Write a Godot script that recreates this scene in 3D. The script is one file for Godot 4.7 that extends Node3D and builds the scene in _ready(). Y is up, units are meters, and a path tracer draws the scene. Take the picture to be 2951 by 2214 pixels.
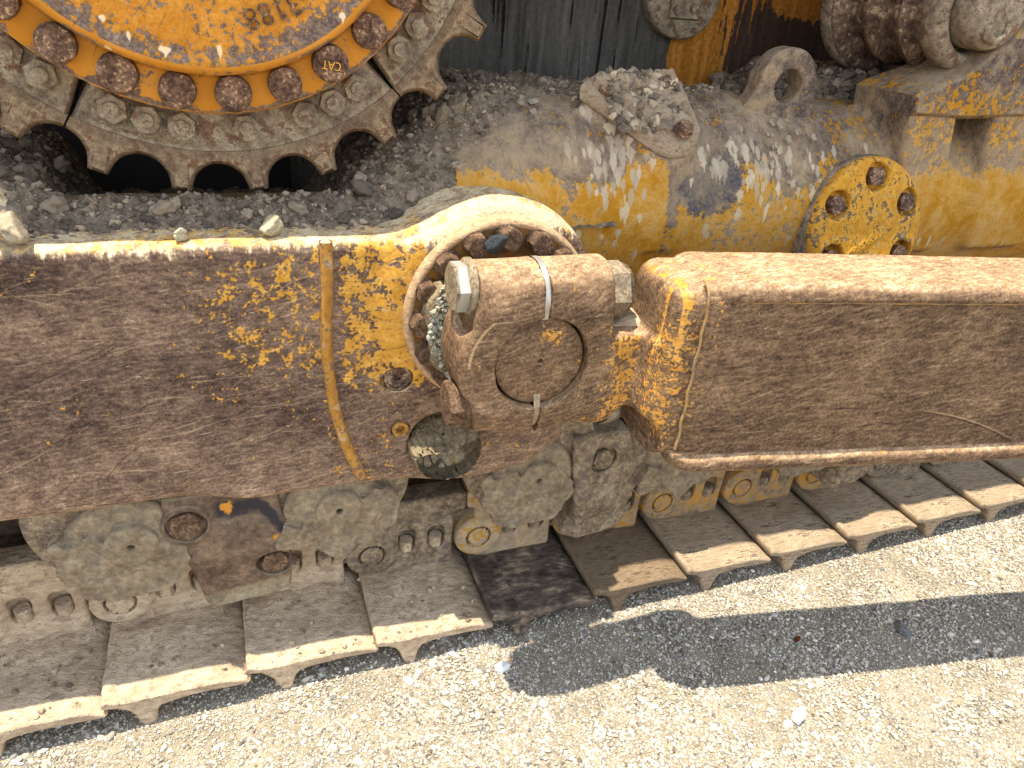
extends Node3D
# Close view of a bulldozer's track: world x runs forward along the track, y up, z out towards the viewer. Metres.

var nz := []                 # seamless 512 x 512 noise tables
var jobs := []               # [key, callable], built side by side on worker threads
var made := {}
var lock := Mutex.new()
var grain: FastNoiseLite
var lump: FastNoiseLite
var M := {}

const AX := 0.718            # axis of the trunnion: x, y
const AY := 0.781
const HX := 0.2466            # axis of the drive sprocket
const HY := 1.5015
const TIMES := false
const PITCH := 0.270
const GY := -0.041           # level of the ground
const SZ := -0.033           # outer end of the shoes
const TILT := 0.178          # the push arm flares out by this much per metre


func _ready() -> void:
	# ---- camera
	var cam := Camera3D.new()
	cam.name = "camera"
	cam.fov = 56.833
	cam.near = 0.02
	cam.far = 400.0
	cam.transform = Transform3D(Basis(Vector3(0.935456, 0.078838, 0.344538), Vector3(0.102935, 0.871779, -0.478963), Vector3(-0.338122, 0.483514, 0.807395)).orthonormalized(), Vector3(0.26406, 1.32434, 1.06521))
	add_child(cam)
	cam.current = true
	# ---- sky, sun, exposure
	var env := Environment.new()
	env.background_mode = Environment.BG_SKY
	var sm := ProceduralSkyMaterial.new()
	sm.sky_top_color = Color(0.70, 0.75, 0.83)
	sm.sky_horizon_color = Color(0.90, 0.91, 0.92)
	sm.sky_curve = 0.18
	sm.ground_bottom_color = Color(0.55, 0.51, 0.44)
	sm.ground_horizon_color = Color(0.72, 0.70, 0.66)
	sm.sky_energy_multiplier = 1.2
	sm.sun_angle_max = 1.0
	var sky := Sky.new()
	sky.sky_material = sm
	env.sky = sky
	env.background_energy_multiplier = 1.0
	env.tonemap_mode = Environment.TONE_MAPPER_LINEAR
	env.tonemap_exposure = 1.9
	env.sdfgi_enabled = true
	env.ssao_enabled = true
	env.ssil_enabled = true
	var we := WorldEnvironment.new()
	we.name = "world_environment"
	we.environment = env
	add_child(we)
	var sun := DirectionalLight3D.new()
	sun.name = "sun"
	sun.light_energy = 1.6
	sun.light_color = Color(1.0, 0.955, 0.875)
	sun.light_angular_distance = 0.5
	sun.shadow_enabled = true
	var down := Vector3(0.225, -1.0, 0.05).normalized()
	sun.basis = Basis.looking_at(down, Vector3(0, 0, -1))
	add_child(sun)

	make_noise()
	queue_textures()
	queue_shapes()
	run_jobs()
	make_materials()
	build_ground()
	build_shoes()
	build_rollers()
	build_frame()
	build_arm()
	build_sprocket()
	build_carrier()
	build_hull()
	build_dirt()
	build_stones()


# ------------------------------------------------------------------ helpers: nodes

func put(o: Node3D, parent: Node = null) -> Node3D:
	(parent if parent else self).add_child(o, true)
	return o

func numbered(called: String) -> String:
	if not has_node(NodePath(called)):
		return called
	var k := 1
	while has_node(NodePath("%s_%03d" % [called, k])):
		k += 1
	return "%s_%03d" % [called, k]

func tag(o: Node, label: String, category: String, group := "", kind := "") -> Node:
	if label != "": o.set_meta("label", label)
	if category != "": o.set_meta("category", category)
	if group != "": o.set_meta("group", group)
	if kind != "": o.set_meta("kind", kind)
	return o

func thing(called: String, label: String, category: String, at := Vector3.ZERO, group := "") -> Node3D:
	var o := Node3D.new()
	o.name = numbered(called)
	o.position = at
	add_child(o)
	tag(o, label, category, group)
	return o

func part(called: String, mesh: Mesh, m: Material, parent: Node, xf := Transform3D()) -> MeshInstance3D:
	var o := MeshInstance3D.new()
	if parent == self:
		o.name = numbered(called)
	else:
		var k := 0
		var n := called
		while parent.has_node(NodePath(n)):
			k += 1
			n = "%s_%03d" % [called, k]
		o.name = n
	o.mesh = mesh
	o.material_override = m
	o.transform = xf
	parent.add_child(o)
	return o

func at(x: float, y: float, z: float) -> Transform3D:
	return Transform3D(Basis(), Vector3(x, y, z))

# ------------------------------------------------------------------ helpers: mesh buffers

class Buf:
	var v := PackedVector3Array()
	var n := PackedVector3Array()
	var i := PackedInt32Array()
	func tri(a: Vector3, b: Vector3, c: Vector3, na: Vector3, nb: Vector3, nc: Vector3) -> void:
		var k := v.size()
		var f := (b - a).cross(c - a)
		if f.dot(na + nb + nc) > 0.0:
			v.append_array(PackedVector3Array([a, c, b]))
			n.append_array(PackedVector3Array([na, nc, nb]))
		else:
			v.append_array(PackedVector3Array([a, b, c]))
			n.append_array(PackedVector3Array([na, nb, nc]))
		i.append_array(PackedInt32Array([k, k + 1, k + 2]))
	func quad(a: Vector3, b: Vector3, c: Vector3, d: Vector3, na: Vector3, nb: Vector3, nc: Vector3, nd: Vector3) -> void:
		tri(a, b, c, na, nb, nc)
		tri(a, c, d, na, nc, nd)
	func flat(a: Vector3, b: Vector3, c: Vector3, d: Vector3, nn: Vector3) -> void:
		quad(a, b, c, d, nn, nn, nn, nn)
	func join(o: Buf, xf: Transform3D) -> void:
		var k := v.size()
		for p in o.v: v.append(xf * p)
		for q in o.n: n.append((xf.basis * q).normalized())
		for j in o.i: i.append(k + j)
	func mesh() -> ArrayMesh:
		var a := []
		a.resize(Mesh.ARRAY_MAX)
		a[Mesh.ARRAY_VERTEX] = v
		a[Mesh.ARRAY_NORMAL] = n
		a[Mesh.ARRAY_INDEX] = i
		var m := ArrayMesh.new()
		m.add_surface_from_arrays(Mesh.PRIMITIVE_TRIANGLES, a)
		return m

# a grid of points (rows of equal length) with smooth normals; closed_u joins the last column to the first
func grid(rows: Array, closed_u := false, outward := Vector3.ZERO) -> Buf:
	var b := Buf.new()
	var nu: int = rows[0].size()
	var nv := rows.size()
	for r in rows: b.v.append_array(r)
	b.n.resize(b.v.size())
	var last := nu if closed_u else nu - 1
	for y in nv - 1:
		for x in last:
			var p := y * nu + x
			var q := y * nu + (x + 1) % nu
			var s := p + nu
			var t := q + nu
			b.i.append_array(PackedInt32Array([p, q, t, p, t, s]))
			var f: Vector3 = (b.v[t] - b.v[p]).cross(b.v[q] - b.v[s])
			b.n[p] += f
			b.n[q] += f
			b.n[s] += f
			b.n[t] += f
	var total := 0.0
	for k in b.n.size():
		b.n[k] = b.n[k].normalized()
		total += b.n[k].dot(outward)
	if outward != Vector3.ZERO and total < 0.0:
		for k in b.n.size(): b.n[k] = -b.n[k]
		for k in range(0, b.i.size(), 3):
			var h := b.i[k + 1]
			b.i[k + 1] = b.i[k + 2]
			b.i[k + 2] = h
	return b

# profile of (radius, height) pairs turned about z; sharp corners where the profile bends by more than about 30 degrees
func lathe(prof: Array, segs := 48) -> Buf:
	var b := Buf.new()
	var pn := []
	for k in prof.size() - 1:
		var d: Vector2 = prof[k + 1] - prof[k]
		pn.append(Vector2(-d.y, d.x).normalized())
	for k in prof.size() - 1:
		var n0: Vector2 = pn[k]
		var n1: Vector2 = pn[k]
		if k > 0 and pn[k - 1].dot(pn[k]) > 0.6: n0 = (pn[k - 1] + pn[k]).normalized()
		if k < pn.size() - 1 and pn[k + 1].dot(pn[k]) > 0.6: n1 = (pn[k + 1] + pn[k]).normalized()
		for s in segs:
			var a0 := TAU * s / segs
			var a1 := TAU * (s + 1) / segs
			var c0 := Vector2(cos(a0), sin(a0))
			var c1 := Vector2(cos(a1), sin(a1))
			var p: Vector2 = prof[k]
			var q: Vector2 = prof[k + 1]
			b.quad(Vector3(c0.x * p.x, c0.y * p.x, p.y), Vector3(c1.x * p.x, c1.y * p.x, p.y), Vector3(c1.x * q.x, c1.y * q.x, q.y), Vector3(c0.x * q.x, c0.y * q.x, q.y),
				-Vector3(c0.x * n0.x, c0.y * n0.x, n0.y), -Vector3(c1.x * n0.x, c1.y * n0.x, n0.y), -Vector3(c1.x * n1.x, c1.y * n1.x, n1.y), -Vector3(c0.x * n1.x, c0.y * n1.x, n1.y))
	return b

# a polygon in x, y given depth from z0 (back) to z1 (front) with a bevelled front edge
func slab(poly: Array, z0: float, z1: float, bev: float) -> Buf:
	var b := Buf.new()
	var area := 0.0
	for k in poly.size():
		var p: Vector2 = poly[k]
		var q: Vector2 = poly[(k + 1) % poly.size()]
		area += p.x * q.y - q.x * p.y
	if area < 0.0:
		poly = poly.duplicate()
		poly.reverse()
	var n := poly.size()
	var en := []
	for k in n:
		var d: Vector2 = poly[(k + 1) % n] - poly[k]
		en.append(Vector2(d.y, -d.x).normalized())
	var inn := PackedVector2Array()
	for k in n:
		var e0: Vector2 = en[(k + n - 1) % n]
		var e1: Vector2 = en[k]
		var m := (e0 + e1).normalized()
		inn.append(poly[k] - m * bev / maxf(0.5, m.dot(e1)))
	var F := Vector3(0, 0, 1)
	for tset in [Geometry2D.triangulate_polygon(inn)]:
		for k in range(0, tset.size(), 3):
			var a := inn[tset[k]]
			var c := inn[tset[k + 1]]
			var d := inn[tset[k + 2]]
			b.tri(Vector3(a.x, a.y, z1), Vector3(c.x, c.y, z1), Vector3(d.x, d.y, z1), F, F, F)
			b.tri(Vector3(a.x, a.y, z0), Vector3(c.x, c.y, z0), Vector3(d.x, d.y, z0), -F, -F, -F)
	for k in n:
		var j := (k + 1) % n
		var e: Vector2 = en[k]
		var ep: Vector2 = en[(k + n - 1) % n]
		var ex: Vector2 = en[j]
		var m0 := (ep + e).normalized() if ep.dot(e) > 0.7 else e
		var m1 := (ex + e).normalized() if ex.dot(e) > 0.7 else e
		var w0 := Vector3(m0.x, m0.y, 0)
		var w1 := Vector3(m1.x, m1.y, 0)
		var p: Vector2 = poly[k]
		var q: Vector2 = poly[j]
		b.quad(Vector3(p.x, p.y, z0), Vector3(q.x, q.y, z0), Vector3(q.x, q.y, z1 - bev), Vector3(p.x, p.y, z1 - bev), w0, w1, w1, w0)
		if bev > 0.0:
			b.quad(Vector3(p.x, p.y, z1 - bev), Vector3(q.x, q.y, z1 - bev), Vector3(inn[j].x, inn[j].y, z1), Vector3(inn[k].x, inn[k].y, z1), w0, w1, (w1 + F).normalized(), (w0 + F).normalized())
	return b

# a toothed band: outer points (in order of angle) joined to an inner circle, bevelled towards +z
func band(outer: Array, ri: float, z0: float, z1: float, bev: float) -> Buf:
	var b := Buf.new()
	var n := outer.size()
	var F := Vector3(0, 0, 1)
	var nn := []
	for k in n:
		var d: Vector2 = (outer[mini(k + 1, n - 1)] - outer[maxi(k - 1, 0)]).normalized()
		nn.append(Vector2(d.y, -d.x))
	for k in n - 1:
		var p: Vector2 = outer[k]
		var q: Vector2 = outer[k + 1]
		var e0 := Vector3(nn[k].x, nn[k].y, 0)
		var e1 := Vector3(nn[k + 1].x, nn[k + 1].y, 0)
		if e0.dot(e1) < 0.5:
			var d := (q - p).normalized()
			e0 = Vector3(d.y, -d.x, 0)
			e1 = e0
		var pi: Vector2 = p - nn[k] * bev
		var qi: Vector2 = q - nn[k + 1] * bev
		var a := p.normalized() * ri
		var c := q.normalized() * ri
		var ai := p.normalized() * (ri + bev * 1.6)
		var ci := q.normalized() * (ri + bev * 1.6)
		b.flat(Vector3(ai.x, ai.y, z1), Vector3(ci.x, ci.y, z1), Vector3(qi.x, qi.y, z1), Vector3(pi.x, pi.y, z1), F)
		b.quad(Vector3(p.x, p.y, z1 - bev), Vector3(q.x, q.y, z1 - bev), Vector3(qi.x, qi.y, z1), Vector3(pi.x, pi.y, z1), e0, e1, (e1 + F).normalized(), (e0 + F).normalized())
		b.quad(Vector3(p.x, p.y, z0), Vector3(q.x, q.y, z0), Vector3(q.x, q.y, z1 - bev), Vector3(p.x, p.y, z1 - bev), e0, e1, e1, e0)
		var m0 := -Vector3(a.x, a.y, 0).normalized()
		var m1 := -Vector3(c.x, c.y, 0).normalized()
		b.quad(Vector3(a.x, a.y, z1 - bev * 2.0), Vector3(c.x, c.y, z1 - bev * 2.0), Vector3(ci.x, ci.y, z1), Vector3(ai.x, ai.y, z1), (m0 + F).normalized(), (m1 + F).normalized(), (m1 + F).normalized(), (m0 + F).normalized())
		b.quad(Vector3(a.x, a.y, z0), Vector3(c.x, c.y, z0), Vector3(c.x, c.y, z1 - bev * 2.0), Vector3(a.x, a.y, z1 - bev * 2.0), m0, m1, m1, m0)
		b.flat(Vector3(a.x, a.y, z0), Vector3(c.x, c.y, z0), Vector3(q.x, q.y, z0), Vector3(p.x, p.y, z0), -F)
	for k in [0, n - 1]:
		var p: Vector2 = outer[k]
		var a := p.normalized() * ri
		var w := Vector2(p.y, -p.x).normalized() * (-1.0 if k else 1.0)
		b.flat(Vector3(p.x, p.y, z0), Vector3(a.x, a.y, z0), Vector3(a.x, a.y, z1 - bev), Vector3(p.x, p.y, z1 - bev), Vector3(w.x, w.y, 0))
	return b

# a worn hexagon bolt head along +z, base at z = 0: washer, chamfered hexagon, shallow crown
func hex_head(r: float, h: float, wash_r: float, wash_h: float, dish := 0.0) -> Buf:
	var b := Buf.new()
	if wash_r > 0.0:
		b.join(lathe([Vector2(wash_r, 0), Vector2(wash_r, wash_h * 0.7), Vector2(wash_r - wash_h * 0.3, wash_h), Vector2(r * 0.5, wash_h)], 28), Transform3D())
	var z0 := wash_h
	var ring := func(scale: float, z: float, k: int) -> Vector3:
		var a := TAU * k / 24.0
		var s := fposmod(a, TAU / 6.0) - TAU / 12.0
		var hexr := r * cos(TAU / 12.0) / cos(s)
		var rr := minf(hexr, r * scale)
		return Vector3(cos(a) * rr, sin(a) * rr, z)
	for k in 24:
		var a0: Vector3 = ring.call(0.985, z0, k)
		var a1: Vector3 = ring.call(0.985, z0, k + 1)
		var b0: Vector3 = ring.call(0.985, z0 + h * 0.82, k)
		var b1: Vector3 = ring.call(0.985, z0 + h * 0.82, k + 1)
		var c0: Vector3 = ring.call(0.86, z0 + h, k)
		var c1: Vector3 = ring.call(0.86, z0 + h, k + 1)
		var mid := TAU * (floorf(k / 4.0) + 0.5) / 6.0
		var wn := Vector3(cos(mid), sin(mid), 0)
		b.flat(a0, a1, b1, b0, wn)
		b.flat(b0, b1, c1, c0, (wn + Vector3(0, 0, 1.6)).normalized())
		var F := Vector3(0, 0, 1)
		if dish > 0.0:
			var d0 := Vector3(c0.x * 0.6, c0.y * 0.6, z0 + h - dish)
			var d1 := Vector3(c1.x * 0.6, c1.y * 0.6, z0 + h - dish)
			var e0 := Vector3(c0.x * 0.55, c0.y * 0.55, z0 + h + dish * 2.0)
			var e1 := Vector3(c1.x * 0.55, c1.y * 0.55, z0 + h + dish * 2.0)
			b.flat(c0, c1, d1, d0, F)
			b.flat(d0, d1, e1, e0, (Vector3(c0.x, c0.y, 0).normalized() + F * 0.4).normalized())
			b.tri(e0, e1, Vector3(0, 0, z0 + h + dish * 2.4), F, F, F)
		else:
			b.tri(c0, c1, Vector3(0, 0, z0 + h), F, F, F)
	return b

# a round cap of a bolt, slightly domed and chipped
func round_head(r: float, h: float, seed_: int) -> Buf:
	var rows := []
	for k in 7:
		var t := k / 6.0
		var rr := r * (1.0 if k < 2 else cos(minf(1.0, (t - 0.16) * 1.12) * PI / 2.0) * 0.35 + 0.65 if k < 5 else (0.6 if k == 5 else 0.02))
		var z := h * [0.0, 0.62, 0.86, 0.95, 0.99, 1.03, 1.05][k] as float
		var row := PackedVector3Array()
		for s in 28:
			var a := TAU * s / 28.0
			var w := 1.0 + 0.05 * grain.get_noise_3d(cos(a) * 40.0 + seed_ * 97.0, sin(a) * 40.0, z * 900.0)
			row.append(Vector3(cos(a) * rr * w, sin(a) * rr * w, z + 0.0012 * grain.get_noise_3d(cos(a) * rr * 5000.0, sin(a) * rr * 5000.0, seed_ * 31.0)))
		rows.append(row)
	return grid(rows, true, Vector3(0, 0, 1))

# a bar of round section through points
func tube(pts: Array, r: float, sides := 10, rough := 0.0) -> Buf:
	var rows := []
	for k in pts.size():
		var t: Vector3 = (pts[mini(k + 1, pts.size() - 1)] - pts[maxi(k - 1, 0)]).normalized()
		var u := t.cross(Vector3(0, 0, 1) if absf(t.z) < 0.9 else Vector3(0, 1, 0)).normalized()
		var w := u.cross(t)
		var row := PackedVector3Array()
		for s in sides:
			var a := TAU * s / sides
			var rr := r * (1.0 + rough * grain.get_noise_3d(pts[k].x * 3000.0, pts[k].y * 3000.0, a * 60.0))
			row.append(pts[k] + (u * cos(a) + w * sin(a)) * rr)
		rows.append(row)
	return grid(rows, true)

func rock(seed_: int, div: int, flat := 0.75, bump := 0.35, facets := 7) -> Buf:
	var t := (1.0 + sqrt(5.0)) / 2.0
	var vs := [Vector3(-1, t, 0), Vector3(1, t, 0), Vector3(-1, -t, 0), Vector3(1, -t, 0), Vector3(0, -1, t), Vector3(0, 1, t), Vector3(0, -1, -t), Vector3(0, 1, -t), Vector3(t, 0, -1), Vector3(t, 0, 1), Vector3(-t, 0, -1), Vector3(-t, 0, 1)]
	var fs := [[0, 11, 5], [0, 5, 1], [0, 1, 7], [0, 7, 10], [0, 10, 11], [1, 5, 9], [5, 11, 4], [11, 10, 2], [10, 7, 6], [7, 1, 8], [3, 9, 4], [3, 4, 2], [3, 2, 6], [3, 6, 8], [3, 8, 9], [4, 9, 5], [2, 4, 11], [6, 2, 10], [8, 6, 7], [9, 8, 1]]
	for d in div:
		var seen := {}
		var nf := []
		var mid := func(a: int, b: int) -> int:
			var key := mini(a, b) * 100000 + maxi(a, b)
			if not seen.has(key):
				seen[key] = vs.size()
				vs.append((vs[a] + vs[b]) * 0.5)
			return seen[key]
		for f in fs:
			var a: int = mid.call(f[0], f[1])
			var b: int = mid.call(f[1], f[2])
			var c: int = mid.call(f[2], f[0])
			nf.append_array([[f[0], a, c], [f[1], b, a], [f[2], c, b], [a, b, c]])
		fs = nf
	var out := []
	var off := seed_ * 37.0
	var rng := RandomNumberGenerator.new()
	rng.seed = seed_
	var cuts := []
	for k in facets:
		var q := Vector3(rng.randfn(), rng.randfn(), rng.randfn()).normalized()
		cuts.append([q, rng.randf_range(0.62, 0.95)])
	for p in vs:
		var q: Vector3 = p.normalized()
		var r := 1.0 + bump * lump.get_noise_3d(q.x * 60.0 + off, q.y * 60.0, q.z * 60.0) + bump * 0.5 * lump.get_noise_3d(q.x * 190.0 + off, q.y * 190.0, q.z * 190.0)
		for c in cuts:
			var dd: float = q.dot(c[0])
			if dd > 0.01: r = minf(r, c[1] / dd)
		out.append(q * r * Vector3(1, flat, 0.85))
	var b := Buf.new()
	if div < 2:
		for f in fs:
			var a: Vector3 = out[f[0]]
			var c: Vector3 = out[f[1]]
			var d: Vector3 = out[f[2]]
			var nn := (c - a).cross(d - a).normalized()
			if nn.dot(a + c + d) < 0.0: nn = -nn
			b.tri(a, c, d, nn, nn, nn)
		return b
	b.v = PackedVector3Array(out)
	b.n.resize(out.size())
	for f in fs:
		var nn: Vector3 = (out[f[1]] - out[f[0]]).cross(out[f[2]] - out[f[0]])
		var flip: bool = nn.dot(out[f[0]] + out[f[1]] + out[f[2]]) > 0.0
		if not flip: nn = -nn
		for k in 3: b.n[f[k]] += nn
		b.i.append_array(PackedInt32Array([f[0], f[2], f[1]] if flip else [f[0], f[1], f[2]]))
	for k in b.n.size(): b.n[k] = b.n[k].normalized()
	return b

# ------------------------------------------------------------------ helpers: distance fields and surface nets

static func smin(a: float, b: float, k: float) -> float:
	var h := maxf(k - absf(a - b), 0.0) / k
	return minf(a, b) - h * h * k * 0.25

static func smax(a: float, b: float, k: float) -> float:
	return -smin(-a, -b, k)

static func rbox(x: float, y: float, z: float, hx: float, hy: float, hz: float, r: float) -> float:
	var qx := absf(x) - hx + r
	var qy := absf(y) - hy + r
	var qz := absf(z) - hz + r
	var ax := maxf(qx, 0.0)
	var ay := maxf(qy, 0.0)
	var az := maxf(qz, 0.0)
	return sqrt(ax * ax + ay * ay + az * az) + minf(maxf(qx, maxf(qy, qz)), 0.0) - r

static func rmax(a: float, b: float, r: float) -> float:
	var p := maxf(a + r, 0.0)
	var q := maxf(b + r, 0.0)
	return minf(maxf(a, b), -r) + sqrt(p * p + q * q)

static func poly_d(x: float, y: float, P: PackedVector2Array) -> float:
	var d := 1e9
	var s := 1.0
	var j := P.size() - 1
	for k in P.size():
		var a := P[k]
		var b := P[j]
		var ex := b.x - a.x
		var ey := b.y - a.y
		var wx := x - a.x
		var wy := y - a.y
		var t := clampf((wx * ex + wy * ey) / (ex * ex + ey * ey), 0.0, 1.0)
		var bx := wx - ex * t
		var by := wy - ey * t
		d = minf(d, bx * bx + by * by)
		var c0 := y >= a.y
		var c1 := y < b.y
		var c2 := ex * wy > ey * wx
		if (c0 and c1 and c2) or (not c0 and not c1 and not c2): s = -s
		j = k
	return s * sqrt(d)

func nets(fn: Callable, lo: Vector3, hi: Vector3, c: float, slack := 1.0) -> Buf:
	var nx := int(ceil((hi.x - lo.x) / c / 8.0)) * 8 + 1
	var ny := int(ceil((hi.y - lo.y) / c / 8.0)) * 8 + 1
	var nzz := int(ceil((hi.z - lo.z) / c / 8.0)) * 8 + 1
	var sy := nx
	var sz := nx * ny
	var val := PackedFloat32Array()
	val.resize(nx * ny * nzz)
	val.fill(1e9)
	var cells := PackedInt32Array()
	var r8 := 8.0 * c * 0.5 * 1.75 * 1.15 * slack
	var r2 := 2.0 * c * 0.5 * 1.75 * 1.25 * slack
	for bz in range(0, nzz - 1, 8):
		for by in range(0, ny - 1, 8):
			for bx in range(0, nx - 1, 8):
				if absf(fn.call(lo.x + (bx + 4) * c, lo.y + (by + 4) * c, lo.z + (bz + 4) * c)) > r8: continue
				for z2 in range(bz, bz + 8, 2):
					for y2 in range(by, by + 8, 2):
						for x2 in range(bx, bx + 8, 2):
							if absf(fn.call(lo.x + (x2 + 1) * c, lo.y + (y2 + 1) * c, lo.z + (z2 + 1) * c)) > r2: continue
							for kz in 3:
								for ky in 3:
									for kx in 3:
										var p := (z2 + kz) * sz + (y2 + ky) * sy + x2 + kx
										if val[p] > 1e8:
											val[p] = fn.call(lo.x + (x2 + kx) * c, lo.y + (y2 + ky) * c, lo.z + (z2 + kz) * c)
							var q := z2 * sz + y2 * sy + x2
							cells.append_array(PackedInt32Array([q, q + 1, q + sy, q + sy + 1, q + sz, q + sz + 1, q + sz + sy, q + sz + sy + 1]))
	var at_cell := {}
	var b := Buf.new()
	var offs := [0, 1, sy, sy + 1, sz, sz + 1, sz + sy, sz + sy + 1]
	var edges := [0, 1, 2, 3, 4, 5, 6, 7, 0, 2, 1, 3, 4, 6, 5, 7, 0, 4, 1, 5, 2, 6, 3, 7]
	var v8 := PackedFloat32Array()
	v8.resize(8)
	for q in cells:
		var m := 0
		for k in 8:
			var v := val[q + offs[k]]
			v8[k] = v
			if v < 0.0: m += 1
		if m == 0 or m == 8: continue
		var s := Vector3.ZERO
		var cnt := 0
		for e in range(0, 24, 2):
			var i0: int = edges[e]
			var i1: int = edges[e + 1]
			var a := v8[i0]
			var d := v8[i1]
			if (a < 0.0) != (d < 0.0):
				var t := a / (a - d)
				var p0 := Vector3(i0 & 1, (i0 >> 1) & 1, i0 >> 2)
				var p1 := Vector3(i1 & 1, (i1 >> 1) & 1, i1 >> 2)
				s += p0.lerp(p1, t)
				cnt += 1
		at_cell[q] = b.v.size()
		var iz := q / sz
		var iy := (q - iz * sz) / sy
		var ix := q - iz * sz - iy * sy
		b.v.append(lo + (Vector3(ix, iy, iz) + s / cnt) * c)
	b.n.resize(b.v.size())
	# pull each vertex onto the surface and take its normal from the field
	var h := c * 0.35
	for k in b.v.size():
		var p := b.v[k]
		for step in 1:
			var d0: float = fn.call(p.x, p.y, p.z)
			var g := Vector3(fn.call(p.x + h, p.y, p.z) - d0, fn.call(p.x, p.y + h, p.z) - d0, fn.call(p.x, p.y, p.z + h) - d0)
			var gl := maxf(g.length(), 1e-9)
			b.n[k] = g / gl
			p -= b.n[k] * clampf(d0 * h / gl, -c * 0.6, c * 0.6)
		b.v[k] = p
	for q in at_cell:
		var a := val[q]
		for ax in 3:
			var d: int = [1, sy, sz][ax]
			var e: int = [sy, sz, 1][ax]
			var f: int = [sz, 1, sy][ax]
			var o := val[q + d]
			if o > 1e8 or (a < 0.0) == (o < 0.0): continue
			if not (at_cell.has(q - e) and at_cell.has(q - f) and at_cell.has(q - e - f)): continue
			var c0: int = at_cell[q]
			var c1: int = at_cell[q - e]
			var c2: int = at_cell[q - e - f]
			var c3: int = at_cell[q - f]
			if a < 0.0: b.i.append_array(PackedInt32Array([c0, c2, c1, c0, c3, c2]))
			else: b.i.append_array(PackedInt32Array([c0, c1, c2, c0, c2, c3]))
	return b

func later(key: String, c: Callable) -> void:
	jobs.append([key, c])

func run_jobs() -> void:
	var todo := jobs
	var g := WorkerThreadPool.add_group_task(func(i: int) -> void:
		var t0 := Time.get_ticks_msec()
		var r = todo[i][1].call()
		lock.lock()
		made[todo[i][0]] = r
		lock.unlock()
		if TIMES: print(todo[i][0], " ", Time.get_ticks_msec() - t0), todo.size(), 4, true)
	WorkerThreadPool.wait_for_group_task_completion(g)

func shape(key: String) -> ArrayMesh:
	var r = made[key]
	if r is Buf:
		made[key] = r.mesh()
	return made[key]

# ------------------------------------------------------------------ textures (albedo and relief only: colour, grain, wear)

func make_noise() -> void:
	grain = FastNoiseLite.new()
	grain.seed = 5
	grain.noise_type = FastNoiseLite.TYPE_SIMPLEX
	grain.fractal_type = FastNoiseLite.FRACTAL_NONE
	grain.frequency = 0.01
	lump = FastNoiseLite.new()
	lump.seed = 9
	lump.noise_type = FastNoiseLite.TYPE_SIMPLEX_SMOOTH
	lump.fractal_octaves = 3
	lump.frequency = 0.01
	for d in [[1, 0.008, 5], [2, 0.03, 4], [3, 0.13, 3], [4, 0.045, 0], [5, 0.05, 3], [6, 0.45, 2]]:
		var f := FastNoiseLite.new()
		f.seed = d[0]
		f.fractal_gain = 0.62
		f.frequency = d[1]
		if d[2] == 0:
			f.noise_type = FastNoiseLite.TYPE_CELLULAR
			f.cellular_return_type = FastNoiseLite.RETURN_DISTANCE2_SUB
			f.fractal_type = FastNoiseLite.FRACTAL_NONE
		else:
			f.noise_type = FastNoiseLite.TYPE_SIMPLEX_SMOOTH
			f.fractal_type = FastNoiseLite.FRACTAL_FBM
			f.fractal_octaves = d[2]
		var im := f.get_seamless_image(512, 512)
		im.convert(Image.FORMAT_L8)
		nz.append(im.get_data())

# look up a noise table, 0..1, spread about its middle
static func S(n: PackedByteArray, x: int, y: int) -> float:
	return n[((y & 511) << 9) | (x & 511)] * 0.00392157

static func ramp(stops: Array) -> PackedByteArray:
	var g := Gradient.new()
	var o := PackedFloat32Array()
	var c := PackedColorArray()
	for s in stops:
		o.append(s[0])
		c.append(Color8(s[1], s[2], s[3]))
	g.offsets = o
	g.colors = c
	var b := PackedByteArray()
	for k in 256:
		var q := g.sample(k / 255.0)
		b.append_array(PackedByteArray([q.r8, q.g8, q.b8]))
	return b

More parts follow.
